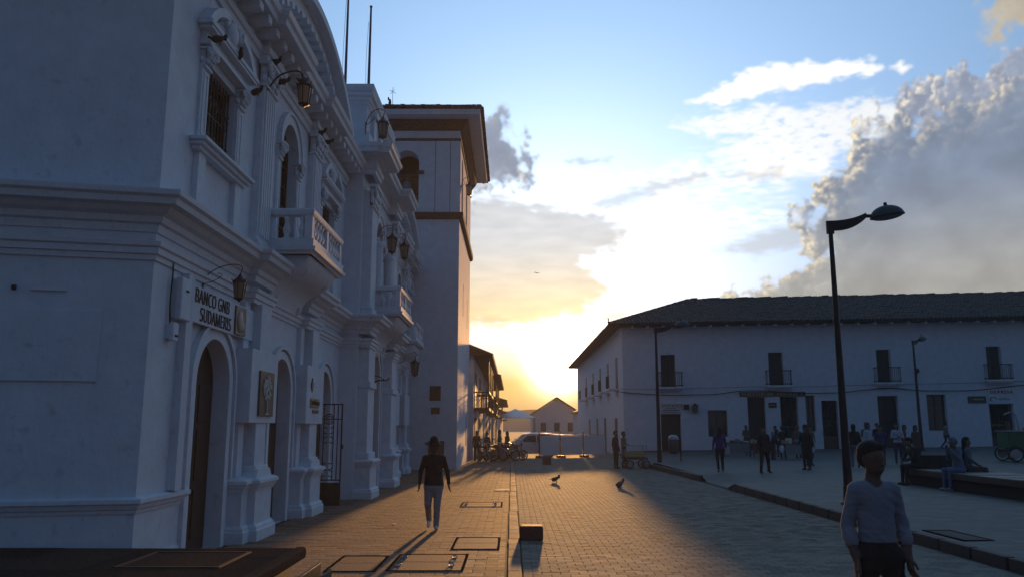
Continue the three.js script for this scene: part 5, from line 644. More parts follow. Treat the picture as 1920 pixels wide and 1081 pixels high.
function shapeWing(k) { const g = new THREE.BufferGeometry(); const v = [0, 0, 0.08, k * 0.3, 0.14, 0.05, k * 0.55, 0.04, -0.08, 0, 0, 0.08, k * 0.55, 0.04, -0.08, k * 0.25, 0.1, -0.08, 0, 0, 0.08, k * 0.25, 0.1, -0.08, 0, 0, -0.1]; g.setAttribute('position', new THREE.BufferAttribute(new Float32Array(v), 3)); g.computeVertexNormals(); return g; }
// ------------------------------------------------------------------ vehicles and carts
function wheel(parent, x, y, z, r, w, axis = 'x') { const g = new THREE.Group(); g.name = 'wheel'; parent.add(g); g.position.set(x, y, z); if (axis === 'z') g.rotation.y = Math.PI / 2; obj('tyre', new THREE.TorusGeometry(r - w * 0.4, w * 0.45, 8, 24).rotateY(Math.PI / 2).scale(1.1, 1, 1), M.rubber, g); obj('rim', [new THREE.CylinderGeometry(r * 0.62, r * 0.62, w * 0.5, 18).rotateZ(Math.PI / 2), new THREE.CylinderGeometry(r * 0.16, r * 0.16, w * 0.72, 10).rotateZ(Math.PI / 2)], M.steel, g); return g; }
{
  const t = thing('parked_car', 'small white car parked behind the hoarding with its nose showing', 'car', [1.2, 0, -53.9], 0.2), L = 3.9, w = 1.62;
  const s = new THREE.Shape(); s.moveTo(-1.95, 0.32); s.lineTo(-1.93, 0.62); s.quadraticCurveTo(-1.9, 0.82, -1.6, 0.88); s.lineTo(-1.0, 0.96); s.lineTo(-0.42, 1.42); s.quadraticCurveTo(-0.3, 1.5, 0, 1.51); s.lineTo(1.2, 1.5); s.quadraticCurveTo(1.6, 1.46, 1.78, 1.05); s.lineTo(1.93, 0.9); s.lineTo(1.95, 0.34); s.lineTo(1.62, 0.28); s.absarc(1.2, 0.3, 0.36, 0, Math.PI, false); s.lineTo(-0.82, 0.26); s.absarc(-1.2, 0.3, 0.36, 0, Math.PI, false); s.lineTo(-1.75, 0.28); s.closePath();
  const g = new THREE.ExtrudeGeometry(s, { depth: w - 0.16, bevelEnabled: true, bevelSize: 0.05, bevelThickness: 0.08, bevelSegments: 3, curveSegments: 10 }).translate(0, 0, -(w - 0.16) / 2), p = g.attributes.position; for (let i = 0; i < p.count; i++) { const y = p.getY(i); if (y > 0.95) p.setZ(i, p.getZ(i) * (1 - (y - 0.95) * 0.22)); } g.computeVertexNormals(); obj('body', toCreasedNormals(g, 0.7), M.carPaint, t);
  for (const k of [-1, 1]) { const z = k * (w / 2 + 0.006); const wn = (pts) => { const q = new THREE.ShapeGeometry(shapeOf(pts)), a = q.attributes.position; for (let i = 0; i < a.count; i++) a.setZ(i, k * (w / 2 * (1 - Math.max(0, a.getY(i) - 0.95) * 0.22) + 0.008)); q.computeVertexNormals(); return q; }; obj('side_window', wn([[-0.86, 0.98], [-0.36, 1.38], [0.22, 1.42], [0.22, 0.98]]), M.glass, t); obj('side_window', wn([[0.3, 0.98], [0.3, 1.42], [1.15, 1.4], [1.5, 1.02]]), M.glass, t); obj('mirror', ball(-0.72, 1.02, k * (w / 2 + 0.1), 0.06, 0.07, 0.09), M.carPaint, t); obj('headlight', ball(-1.83, 0.72, k * 0.58, 0.13, 0.1, 0.18), M.steel, t); obj('tail_light', box(1.86, 1.95, 0.75, 1.0, k * 0.62 - 0.1, k * 0.62 + 0.1, 0.02), M.red, t); obj('door_handle', box(0.06, 0.2, 0.82, 0.85, z - 0.012, z + 0.012), M.plastic, t); }
  obj('windscreen', (() => { const q = new THREE.PlaneGeometry(0.68, 1.36).rotateX(-Math.PI / 2).rotateZ(0.67).translate(-0.73, 1.215, 0); return q; })(), M.glass, t); obj('bumper', box(-2.02, -1.9, 0.3, 0.56, -0.74, 0.74, 0.05), M.plastic, t); obj('number_plate', box(-2.04, -2.02, 0.42, 0.52, -0.2, 0.2), M.goods, t); for (const x of [-1.2, 1.2]) for (const z of [-0.7, 0.7]) wheel(t, x, 0.3, z, 0.3, 0.17, 'z');
}
function motorcycle(label, pos, turn) {
  const t = thing('motorcycle', label, 'motorcycle', pos, turn, 'parked motorcycles');
  wheel(t, 0, 0.3, 0.64, 0.3, 0.1); wheel(t, 0, 0.3, -0.62, 0.3, 0.12);
  obj('fuel_tank', ball(0, 0.82, 0.12, 0.14, 0.13, 0.26), M.red, t); obj('seat', box(-0.12, 0.12, 0.76, 0.86, -0.62, -0.08, 0.04), M.plastic, t); obj('engine', [box(-0.13, 0.13, 0.3, 0.6, -0.16, 0.22, 0.05), rod([0, 0.55, 0.1], [0, 0.7, 0.16], 0.09)], M.steel, t);
  obj('fork', [rod([-0.09, 0.3, 0.64], [-0.09, 0.98, 0.42], 0.024), rod([0.09, 0.3, 0.64], [0.09, 0.98, 0.42], 0.024), rod([-0.36, 1.04, 0.3], [0.36, 1.04, 0.3], 0.018), rod([-0.36, 1.04, 0.3], [0, 0.98, 0.42], 0.018), rod([0.36, 1.04, 0.3], [0, 0.98, 0.42], 0.018)], M.steel, t); obj('headlight', ball(0, 0.92, 0.52, 0.1, 0.1, 0.08), M.plastic, t); obj('frame', [tube([[0, 0.9, 0.38], [0, 0.66, 0.25], [0, 0.34, 0.2], [0, 0.32, -0.3], [0, 0.3, -0.62]], 0.03, 6, 20), tube([[0, 0.7, -0.1], [0.1, 0.5, -0.4], [0.12, 0.3, -0.62]], 0.022)], M.iron, t); obj('rear_fender', box(-0.07, 0.07, 0.6, 0.66, -0.95, -0.5, 0.02), M.plastic, t); obj('exhaust', rod([0.15, 0.34, 0.1], [0.17, 0.42, -0.8], 0.045), M.steel, t); obj('mirror', [rod([0.3, 1.04, 0.3], [0.34, 1.22, 0.26], 0.008), ball(0.34, 1.25, 0.25, 0.06, 0.04, 0.015)], M.plastic, t); obj('mirror', [rod([-0.3, 1.04, 0.3], [-0.34, 1.22, 0.26], 0.008), ball(-0.34, 1.25, 0.25, 0.06, 0.04, 0.015)], M.plastic, t);
  return t;
}
const mc = motorcycle('motorcycle parked nearest the tower wall, front wheel out', [-1.55, 0.004, -46.6], 0.5);
[['second motorcycle from the tower in the parked row', -1.0, 47.2, 0.9], ['third motorcycle from the tower in the parked row', -0.45, 47.5, 1.5], ['last motorcycle of the row, beside the car', 0.05, 47.9, 1.9]].forEach(([l, x, d, a]) => dup(mc, [x, 0.004, -d], a, l));
tag(obj('metal_ramp', new THREE.BoxGeometry(0.08, 0.04, 1.9).rotateY(0.35).rotateZ(0.1).translate(-1.45, 0.06, -43.6), M.steel), 'thin steel plank lying on the pavement before the motorcycles', 'plank');
{ // tricycle cart with a glazed case
  const t = thing('vendor_cart', 'small vendor tricycle cart with a glazed case near the kerb end', 'cart', [5.85, 0, -38.9], 0.15);
  obj('cart_tray', box(-0.55, 0.55, 0.42, 0.52, -0.35, 0.35, 0.02), M.woodM, t); obj('case_frame', [...[[-0.5, -0.3], [0.5, -0.3], [-0.5, 0.3], [0.5, 0.3]].map(([x, z]) => rod([x, 0.52, z], [x, 1.05, z], 0.018)), box(-0.52, 0.52, 1.05, 1.09, -0.32, 0.32)], M.steel, t); obj('case_goods', [box(-0.45, 0.45, 0.52, 0.8, -0.25, 0.25, 0.05)], M.goods, t); obj('handle_bar', [rod([-0.55, 0.5, 0.2], [-0.95, 0.95, 0.2], 0.02), rod([-0.55, 0.5, -0.2], [-0.95, 0.95, -0.2], 0.02), rod([-0.95, 0.95, -0.2], [-0.95, 0.95, 0.2], 0.02)], M.iron, t);
  for (const [x, z] of [[-0.35, 0.38], [0.45, 0.38], [-0.35, -0.38], [0.45, -0.38]]) wheel(t, x, 0.2, z, 0.2, 0.07, 'z');
}
{
  const t = thing('green_cart', 'two-wheeled food cart with green side and white apron by the bench', 'cart', [21.5, plazaY(21.5, 34.5), -34.5], -0.1);
  obj('cart_body', box(-0.65, 0.15, 0.55, 1.25, -0.5, 0.5, 0.03), M.green, t); obj('cart_apron', box(0.152, 1.2, 0.4, 1.25, -0.52, 0.52, 0.02), M.white, t); obj('cart_shelf', [box(-0.7, 1.25, 1.25, 1.3, -0.55, 0.55)], M.steel, t); obj('fruit_pile', [[0.3, 0], [0.5, 0.15], [0.7, -0.1], [0.9, 0.1], [1.05, -0.15], [0.6, 0.02]].map(([x, z], i) => ball(x, 1.38 + (i === 5 ? 0.12 : 0), z, 0.12)), M.goods, t).userData.kind = 'stuff';
  obj('umbrella_post', [rod([0.05, 1.25, 0], [-0.02, 1.95, 0], 0.03), tube([[-0.02, 1.9, 0], [-0.2, 2.05, 0], [-0.5, 1.95, 0]], 0.03)], M.steel, t); obj('axle_frame', [box(-0.7, 1.2, 0.42, 0.5, -0.45, 0.45)], M.iron, t); for (const z of [-0.58, 0.58]) wheel(t, -0.45, 0.32, z, 0.32, 0.08, 'z'); wheel(t, 0.8, 0.22, 0.3, 0.22, 0.08, 'z');
}
function stall(label, x, D, w, turn, top, cloth) {
  const t = thing('market_stall', label, 'stall', [x, plazaY(x, D), -D], turn, 'vendor stalls on the plaza');
  obj('table_top', box(-w / 2, w / 2, 0.72, 0.76, -0.35, 0.35), M.woodM, t); for (const a of [-1, 1]) for (const b of [-1, 1]) obj('leg', rod([a * (w / 2 - 0.06), 0, b * 0.28], [a * (w / 2 - 0.06), 0.72, b * 0.28], 0.022), M.iron, t); obj('table_skirt', box(-w / 2 + 0.02, w / 2 - 0.02, 0.25, 0.72, 0.34, 0.36), cloth, t);
  for (let i = 0; i < 6; i++) { const px = -w / 2 + 0.12 + (i * (w - 0.24)) / 5; obj('goods_box', box(px - 0.08, px + 0.08, 0.76, 0.84 + rr(0, 0.18), -0.2, 0.2, 0.02), [M.goods, M.paper, M.red, M.cloth][i % 4], t); }
  if (top) for (const k of [-1, 1]) obj('hanging_bag', ball(k * (w / 2 + 0.08), 0.5, 0.2, 0.12, 0.2, 0.1), M.white, t);
}
stall('low goods stall under the house window behind the woman in purple', 12.3, 45, 1.6, 0, false, M.cloth);
stall('red fronted stall before the big dark doorway', 13.0, 42.3, 1.2, 0, false, M.red);
stall('stall with hanging plastic bags at the plaza centre', 14.0, 40.2, 1.4, 0.1, true, M.cloth);
// ------------------------------------------------------------------ people
function surfaceNets(f, lo, hi, h) {                              // mesh of the zero set of f on a grid, with the tag of each vertex
  const n = [0, 1, 2].map((k) => Math.ceil((hi[k] - lo[k]) / h) + 1), [nx, ny, nz] = n, F = new Float32Array(nx * ny * nz), id = new Int32Array(nx * ny * nz).fill(-1);
  let q = 0; for (let k = 0; k < nz; k++) for (let j = 0; j < ny; j++) for (let i = 0; i < nx; i++) F[q++] = f(lo[0] + i * h, lo[1] + j * h, lo[2] + k * h);
  const at = (i, j, k) => i + nx * (j + ny * k), P = [], I = [];
  for (let k = 0; k < nz - 1; k++) for (let j = 0; j < ny - 1; j++) for (let i = 0; i < nx - 1; i++) {
    let m = 0, c = 0, x = 0, y = 0, z = 0; const v = []; for (let b = 0; b < 8; b++) { const d = F[at(i + (b & 1), j + ((b >> 1) & 1), k + (b >> 2))]; v.push(d); if (d < 0) m++; } if (m === 0 || m === 8) continue;
    for (let a = 0; a < 8; a++) for (const bit of [1, 2, 4]) { const b = a | bit; if (b === a || v[a] < 0 === v[b] < 0) continue; const t = v[a] / (v[a] - v[b]); x += (a & 1) + (bit === 1 ? t : 0); y += ((a >> 1) & 1) + (bit === 2 ? t : 0); z += (a >> 2) + (bit === 4 ? t : 0); c++; }
    id[at(i, j, k)] = P.length / 3; P.push(lo[0] + (i + x / c) * h, lo[1] + (j + y / c) * h, lo[2] + (k + z / c) * h);
  }
  const quad = (a, b, c, d, flip) => { if (a < 0 || b < 0 || c < 0 || d < 0) return; flip ? I.push(a, c, b, a, d, c) : I.push(a, b, c, a, c, d); };
  for (let k = 1; k < nz - 1; k++) for (let j = 1; j < ny - 1; j++) for (let i = 1; i < nx - 1; i++) {
    const s = F[at(i, j, k)] < 0;
    if (s !== F[at(i + 1, j, k)] < 0) quad(id[at(i, j - 1, k - 1)], id[at(i, j, k - 1)], id[at(i, j, k)], id[at(i, j - 1, k)], !s);
    if (s !== F[at(i, j + 1, k)] < 0) quad(id[at(i - 1, j, k - 1)], id[at(i - 1, j, k)], id[at(i, j, k)], id[at(i, j, k - 1)], !s);
    if (s !== F[at(i, j, k + 1)] < 0) quad(id[at(i - 1, j - 1, k)], id[at(i, j - 1, k)], id[at(i, j, k)], id[at(i - 1, j, k)], !s);
  }
  return { P, I };
}
function bodyMesh(bones, h, colors, hemY = 0, fold = 0, trunk = 0.2) {                             // bones: [ax,ay,az, bx,by,bz, ra, rb, tag, squash z, blend]
  const lo = [9, 9, 9], hi = [-9, -9, -9];
  const B = bones.map((b) => { const [ax, ay, az, bx, by, bz, ra, rb, tg, sq = 1, kk = 0.03] = b, r = Math.max(ra, rb) + 0.03; for (const [k, p] of [[0, ax], [0, bx], [1, ay], [1, by], [2, az], [2, bz]]) { lo[k] = Math.min(lo[k], p - r); hi[k] = Math.max(hi[k], p + r); } return { ax, ay, az, dx: bx - ax, dy: by - ay, dz: bz - az, l2: Math.max(1e-9, (bx - ax) ** 2 + (by - ay) ** 2 + (bz - az) ** 2), ra, rb, tg, sq, kk, cx: (ax + bx) / 2, cy: (ay + by) / 2, cz: (az + bz) / 2, R: Math.hypot(bx - ax, by - ay, bz - az) / 2 + r + 0.05 }; });
  const one = (b, x, y, z) => { const px = x - b.ax, py = y - b.ay, pz = z - b.az, t = Math.min(1, Math.max(0, (px * b.dx + py * b.dy + pz * b.dz) / b.l2)), qx = px - b.dx * t, qy = py - b.dy * t, qz = (pz - b.dz * t) / b.sq; return (Math.hypot(qx, qy, qz) - (b.ra + (b.rb - b.ra) * t)) * (b.sq < 1 ? 0.5 + b.sq / 2 : 1); };
  const f = (x, y, z) => { let d = 0.2; for (const b of B) { const ex = x - b.cx, ey = y - b.cy, ez = z - b.cz; if (ex * ex + ey * ey + ez * ez > b.R * b.R) continue; const e = one(b, x, y, z), k = b.kk, w = Math.max(0, k - Math.abs(d - e)) / k; d = Math.min(d, e) - w * w * k * 0.25; } return fold && d < 0.05 ? d + fold * (Math.abs(2 * noise(x * 7 + z * 4 + 9, y * 13 + x * 6) - 1) + 0.6 * Math.abs(2 * noise(x * 11 - z * 9, y * 23 + 40) - 1) - 0.5) : d; };
  const { P, I } = surfaceNets(f, lo, hi, h), pos = new Float32Array(I.length * 3), col = new Float32Array(I.length * 3), nor = new Float32Array(I.length * 3), N = new Float32Array(P.length), T = new Int16Array(P.length / 3);
  for (let i = 0; i < P.length; i += 3) { const e = h * 0.7, x = P[i], y = P[i + 1], z = P[i + 2]; let nx = f(x + e, y, z) - f(x - e, y, z), ny = f(x, y + e, z) - f(x, y - e, z), nz = f(x, y, z + e) - f(x, y, z - e); const l = Math.hypot(nx, ny, nz) || 1; N[i] = nx / l; N[i + 1] = ny / l; N[i + 2] = nz / l; let best = 9, tg = 0; for (const b of B) { const d = one(b, x, y, z); if (d < best) { best = d; tg = b.tg; } } if (hemY && (tg === TOP || tg === LEG) && Math.abs(x) < trunk) tg = y > hemY ? TOP : LEG; T[i / 3] = tg; }
  for (let i = 0; i < I.length; i += 3) { const a = T[I[i]], b = T[I[i + 1]], c = T[I[i + 2]], t = a === b || a === c ? a : b, C = colors[t]; for (let k = 0; k < 3; k++) { const v = I[i + k]; for (let m = 0; m < 3; m++) { pos[(i + k) * 3 + m] = P[v * 3 + m]; nor[(i + k) * 3 + m] = N[v * 3 + m]; col[(i + k) * 3 + m] = C[m]; } } }
  const g = new THREE.BufferGeometry(); g.setAttribute('position', new THREE.BufferAttribute(pos, 3)); g.setAttribute('normal', new THREE.BufferAttribute(nor, 3)); g.setAttribute('color', new THREE.BufferAttribute(col, 3)); g.setAttribute('uv', new THREE.BufferAttribute(new Float32Array(I.length * 2), 2)); return g;
}
M.person = new THREE.MeshStandardMaterial({ vertexColors: true, roughness: 0.85 });
const SKIN = 0, TOP = 1, LEG = 2, SHOE = 3, HAIR = 4, DARK = 5, HAT = 6, BAG = 7, LIP = 8, SOLE = 9;
const lerp3 = (a, b, t) => [a[0] + (b[0] - a[0]) * t, a[1] + (b[1] - a[1]) * t, a[2] + (b[2] - a[2]) * t];
function handBones(w, dir, side, tagS = SKIN) {                   // wrist, pointing direction, +1 right thumb side x; palm in the dir / z plane
  const out = [], D = V(...dir).normalize(), F = V(0, 0, 1).addScaledVector(D, -D.z).normalize(), S = D.clone().cross(F).multiplyScalar(side), at = (a, f, s) => { const p = V(...w).addScaledVector(D, a).addScaledVector(F, f).addScaledVector(S, s); return [p.x, p.y, p.z]; };
  for (const f of [-0.026, -0.009, 0.009, 0.026]) out.push([...at(0.005, f * 0.6, 0), ...at(0.085, f, 0), 0.016, 0.014, tagS, 1, 0.012]);
  [[-0.03, 0.062], [-0.011, 0.078], [0.01, 0.082], [0.031, 0.07]].forEach(([f, l]) => { out.push([...at(0.085, f, 0), ...at(0.085 + l * 0.5, f * 1.08, 0.008), 0.0095, 0.0085, tagS, 1, 0.004], [...at(0.085 + l * 0.5, f * 1.08, 0.008), ...at(0.085 + l * 0.92, f * 1.06, 0.03), 0.0085, 0.007, tagS, 1, 0.004]); });
  out.push([...at(0.025, 0.026, 0), ...at(0.062, 0.054, 0.012), 0.013, 0.011, tagS, 1, 0.012], [...at(0.062, 0.054, 0.012), ...at(0.098, 0.058, 0.024), 0.011, 0.008, tagS, 1, 0.005]);
  return out;
}
/* joints are metres for a 1.75 m figure facing +z; o: pose and dress */
function person(label, pos, turn, o = {}) {
  const t = thing('person', label, 'person', pos, turn, o.group), sc = (o.height ?? 1.72) / 1.75, h = o.cell ?? 0.022, fine = o.fine ?? 0;
  const hemY = o.hipY || o.lean > 0.2 ? 0 : o.hemY ?? 0.93 - (o.hem ?? 0), sw = o.sh ?? 0.178, hip = o.hipY ?? 0.92, lean = o.lean ?? 0, hx = 0.095, B = [];
  const up = (y, z = 0) => [0, hip + (y - 0.92) * Math.cos(lean) - z * Math.sin(lean) * 0, (y - 0.92) * Math.sin(lean) + z];
  const [chest, neck, head] = [up(1.3), up(1.47), up(1.62, 0.015)], pel = [0, hip, 0], bulk = o.bulk ?? 1;
  // trunk
  B.push([...up(0.95), ...up(1.08), 0.148 * bulk, 0.14 * bulk, TOP, 0.72, 0.05], [...up(1.08), ...up(1.3), 0.14 * bulk, 0.165 * bulk, TOP, 0.68, 0.06], [-(sw - 0.045), ...up(1.395).slice(1), sw - 0.045, ...up(1.395).slice(1), 0.07, 0.07, TOP, 0.9, 0.07], [-0.055, hip - 0.02, 0, 0.055, hip - 0.02, 0, 0.125 * bulk, 0.125 * bulk, LEG, 0.85, 0.05]);
  if (o.hem) B.push([...up(1.0), ...up(0.92 - o.hem), 0.155 * bulk, 0.162 * bulk, TOP, 0.78, 0.03]);
  B.push([...up(1.42), ...up(1.53, 0.01), 0.058, 0.052, SKIN, 1, 0.03]);
  // arms
  const arms = o.arms ?? [[[-0.235, 1.12, -0.02], [-0.255, 0.88, 0.05]], [[0.235, 1.12, -0.02], [0.255, 0.88, 0.05]]];
  arms.forEach(([el, wr], i) => { const s = i ? 1 : -1, sh = [s * sw, ...up(1.405).slice(1)], sl = o.sleeve ?? 1; B.push([...sh, ...el, 0.058 * bulk, 0.046, TOP, 1, 0.03]); if (sl >= 1) B.push([...el, ...lerp3(el, wr, 0.95), 0.046, 0.036, TOP, 1, 0.02]); else { const m = lerp3(el, wr, sl); for (const q of [0.55, 0.75, 0.95]) { const c0 = lerp3(el, wr, sl * q); B.push([...c0, ...lerp3(el, wr, sl * q + 0.02), 0.053, 0.053, TOP, 1, 0.008]); } B.push([...el, ...m, 0.047, 0.044, TOP, 1, 0.02], [...lerp3(el, wr, Math.max(0.05, sl - 0.1)), ...wr, 0.041, 0.029, SKIN, 1, 0.012]); } if (!fine) { const d = V(wr[0] - el[0], wr[1] - el[1], wr[2] - el[2]).normalize(); for (const f of [-0.024, -0.008, 0.008, 0.024]) B.push([...wr, wr[0] + d.x * 0.15, wr[1] + d.y * 0.15, wr[2] + d.z * 0.15 + f, 0.02, 0.012, SKIN, 1, 0.01]); B.push([...wr, wr[0] + d.x * 0.08, wr[1] + d.y * 0.08, wr[2] + d.z * 0.08 + 0.055, 0.016, 0.011, SKIN, 1, 0.01]); } });
  // legs: [knee, ankle, foot direction]
  const legs = o.legs ?? [[[-0.105, 0.49, 0.02], [-0.11, 0.085, 0], [0, 0, 1]], [[0.105, 0.49, 0.02], [0.11, 0.085, 0], [0, 0, 1]]], wide = o.wide ?? 1;
  legs.forEach(([kn, an, fd], i) => { const s = i ? 1 : -1; B.push([s * hx, hip - 0.03, 0, ...kn, 0.092 * wide, 0.063 * wide, LEG, 1, 0.04], [...kn, ...an, 0.063 * wide, (o.cuff ?? 0.047) * wide, LEG, 1, 0.02]); const d = V(...fd).normalize(); B.push([an[0] - d.x * 0.045, an[1] - 0.045 - d.y * 0.045, an[2] - d.z * 0.045, an[0] + d.x * 0.09, an[1] - 0.047 + d.y * 0.09, an[2] + d.z * 0.09, 0.038, 0.038, SHOE, 1, 0.02], [an[0] + d.x * 0.09, an[1] - 0.047 + d.y * 0.09, an[2] + d.z * 0.09, an[0] + d.x * 0.16, an[1] - 0.052 + d.y * 0.16, an[2] + d.z * 0.16, 0.038, 0.03, SHOE, 1, 0.02], [...lerp3(an, kn, 0.05), an[0], an[1] - 0.03, an[2], 0.04, 0.04, SHOE, 1, 0.01]); });
  if (o.skirt) B.push([0, hip, 0, 0, o.skirt, 0.02, 0.15, 0.19, LEG, 0.9, 0.04]);
  if (o.bag) B.push([o.bag[0], o.bag[1], o.bag[2], o.bag[0], o.bag[1] - 0.2, o.bag[2], 0.1, 0.12, BAG, 0.7, 0.01]);
  if (o.pack) B.push([-0.06, ...up(1.35, -0.17).slice(1), -0.06, ...up(1.1, -0.17).slice(1), 0.1, 0.11, BAG, 0.7, 0.03], [0.06, ...up(1.35, -0.17).slice(1), 0.06, ...up(1.1, -0.17).slice(1), 0.1, 0.11, BAG, 0.7, 0.03]);
  // head on its own axes, turned by o.look, tilted by o.nod
  const hd = [], look = o.look ?? 0, nod = o.nod ?? 0, hs = o.headScale ?? 1, H = (x, y, z) => { x *= hs; y *= hs; z *= hs; const y1 = y * Math.cos(nod) - z * Math.sin(nod), z1 = y * Math.sin(nod) + z * Math.cos(nod), c = Math.cos(look), s = Math.sin(look); return [head[0] + x * c + z1 * s, head[1] + y1, head[2] - x * s + z1 * c]; };
  hd.push([...H(0, 0.045, -0.012), ...H(0, 0.03, -0.005), 0.09, 0.09, SKIN, 1, 0.03], [...H(0, 0.0, 0.03), ...H(0, -0.062, 0.045), 0.07, 0.046, SKIN, 1, 0.03], [...H(-0.03, -0.05, 0.03), ...H(0.03, -0.05, 0.03), 0.045, 0.045, SKIN, 1, 0.03], [...H(0, 0.012, 0.088), ...H(0, -0.022, 0.103), 0.011, 0.016, SKIN, 1, 0.012], [...H(-0.035, 0.03, 0.075), ...H(0.035, 0.03, 0.075), 0.018, 0.018, SKIN, 1, 0.02]);
  for (const s of [-1, 1]) hd.push([...H(s * 0.085, 0.012, -0.008), ...H(s * 0.082, -0.028, 0.0), 0.017, 0.012, SKIN, 1, 0.006], [...H(s * 0.028, 0.014, 0.079), ...H(s * 0.042, 0.014, 0.075), 0.0062, 0.0058, DARK, 1, 0.002], [...H(s * 0.018, 0.036, 0.088), ...H(s * 0.05, 0.036, 0.078), 0.0062, 0.0055, HAIR, 1, 0.002]);
  hd.push([...H(-0.02, -0.052, 0.086), ...H(0.02, -0.052, 0.086), 0.0075, 0.0075, LIP, 1, 0.004]);
  if (o.hair !== 'none') { hd.push([...H(0, 0.07, -0.026), ...H(0, 0.03, -0.04), 0.095, 0.09, HAIR, 1, 0.01], [...H(-0.04, 0.112, 0.042), ...H(0.03, 0.118, 0.045), 0.03, 0.034, HAIR, 1, 0.015], [...H(-0.03, 0.125, 0.01), ...H(0.03, 0.122, -0.03), 0.042, 0.046, HAIR, 1, 0.02]); if (o.hair === 'long') hd.push([...H(0, 0.03, -0.06), ...H(0, -0.2, -0.085), 0.085, 0.075, HAIR, 0.8, 0.03]); }
  if (o.hat) hd.push([...H(0, 0.08, -0.01), ...H(0, 0.15, -0.01), 0.102, 0.088, HAT, 1, 0.01]);
  if (o.cap) hd.push([...H(0, 0.075, -0.008), ...H(0, 0.085, -0.01), 0.1, 0.098, HAT, 1, 0.01], [...H(0, 0.07, 0.08), ...H(0, 0.062, 0.15), 0.04, 0.03, HAT, 1, 0.01]);
  const C = [o.skin ?? [0.17, 0.1, 0.07], o.top ?? [0.03, 0.03, 0.035], o.leg ?? [0.025, 0.025, 0.03], o.shoe ?? [0.03, 0.03, 0.03], o.hairC ?? [0.012, 0.01, 0.009], [0.035, 0.02, 0.016], o.hatC ?? [0.02, 0.016, 0.014], o.bagC ?? [0.02, 0.02, 0.025], [0.14, 0.06, 0.05], [0.3, 0.3, 0.3]];
  const parts = [];
  if (fine) { parts.push(bodyMesh(B, h, C, hemY, 0.008, sw + 0.012), bodyMesh([...hd, [...up(1.46), ...up(1.53, 0.01), 0.056, 0.052, SKIN, 1, 0.03]], fine, C)); arms.forEach(([el, wr], i) => parts.push(bodyMesh([...handBones(wr, [wr[0] - el[0], wr[1] - el[1], wr[2] - el[2]], i ? -1 : 1), [...lerp3(el, wr, 0.85), ...wr, 0.03, 0.024, SKIN, 1, 0.012]], 0.0045, C))); } else parts.push(bodyMesh([...B, ...hd.slice(0, 9), ...hd.slice(12)], h, C, hemY));
  const g = parts.length > 1 ? mergeGeometries(parts) : parts[0], b = new THREE.Mesh(g, M.person); b.name = 'body'; b.castShadow = b.receiveShadow = true; t.add(b);
  if (o.hat) { const br = new THREE.Mesh(metres(merge([lathe([[0.085, 0.0], [0.15, -0.01], [0.205, 0.004], [0.208, 0.01], [0.15, 0.0], [0.085, 0.012]], 24)])), new THREE.MeshStandardMaterial({ color: new THREE.Color().setRGB(...C[HAT]), roughness: 0.9 })); br.name = 'hat_brim'; br.castShadow = true; br.position.set(...H(0, 0.075, -0.01)); br.rotation.set(nod * 0.8 + 0.1, look, o.hatTilt ?? 0); t.add(br); }
  t.scale.setScalar(sc); return t;
}
const walkA = [[[-0.1, 0.52, 0.2], [-0.105, 0.1, 0.12], [0, 0.12, 1]], [[0.1, 0.5, -0.02], [0.105, 0.15, -0.32], [0, -0.45, 1]]], walkB = [[[-0.1, 0.5, -0.03], [-0.105, 0.14, -0.28], [0, -0.4, 1]], [[0.1, 0.51, 0.18], [0.105, 0.095, 0.14], [0, 0.1, 1]]];
const PI = Math.PI, armsFwd = [[[-0.23, 1.13, 0.02], [-0.12, 1.12, 0.26]], [[0.23, 1.13, 0.02], [0.12, 1.1, 0.27]]];
// the man in the hat walking towards us on the pavement
person('man in dark hat and sweater walking down the left pavement', [-1.5, 0.008, -15.75], 0.05, { height: 1.65, cell: 0.011, fine: 0.006, hat: true, hair: 'short', top: [0.014, 0.011, 0.011], leg: [0.26, 0.24, 0.25], shoe: [0.6, 0.6, 0.6], skin: [0.1, 0.055, 0.04], bulk: 1.12, look: -0.45, nod: 0.12, hem: 0.06, wide: 1.12, cuff: 0.05, arms: [[[-0.27, 1.14, -0.05], [-0.285, 0.9, 0.0]], [[0.27, 1.14, -0.08], [0.3, 0.89, -0.06]]], legs: [[[-0.11, 0.51, 0.05], [-0.1, 0.17, -0.3], [0, -0.5, 1]], [[0.075, 0.5, 0.06], [0.06, 0.085, 0.05], [0.12, 0, 1]]] });
// the man in the grey shirt close to the camera
person('young man in grey long-sleeved shirt standing close on the road', [2.86, 0.003, -6.5], 0.0, { height: 1.79, cell: 0.009, fine: 0.0045, sh: 0.15, hemY: 1.02, headScale: 0.9, top: [0.19, 0.2, 0.235], leg: [0.012, 0.011, 0.012], skin: [0.12, 0.07, 0.052], look: 0.42, nod: 0.03, sleeve: 0.5, bulk: 0.88, arms: [[[-0.212, 1.14, -0.03], [-0.2, 0.9, 0.06]], [[0.212, 1.14, -0.03], [0.2, 0.91, 0.06]]], legs: [[[-0.12, 0.49, 0.02], [-0.14, 0.085, 0], [-0.15, 0, 1]], [[0.12, 0.49, 0.02], [0.14, 0.085, 0], [0.2, 0, 1]]] });
const onPlaza = (x, D) => [x, plazaY(x, D) + 0.004, -D];
person('woman in purple jacket walking away across the plaza', onPlaza(7.95, 31.2), PI - 0.15, { height: 1.7, hair: 'long', top: [0.06, 0.03, 0.14], leg: [0.02, 0.018, 0.03], shoe: [0.2, 0.18, 0.18], legs: walkA, bag: [-0.28, 0.95, 0.05], bagC: [0.35, 0.33, 0.36] });
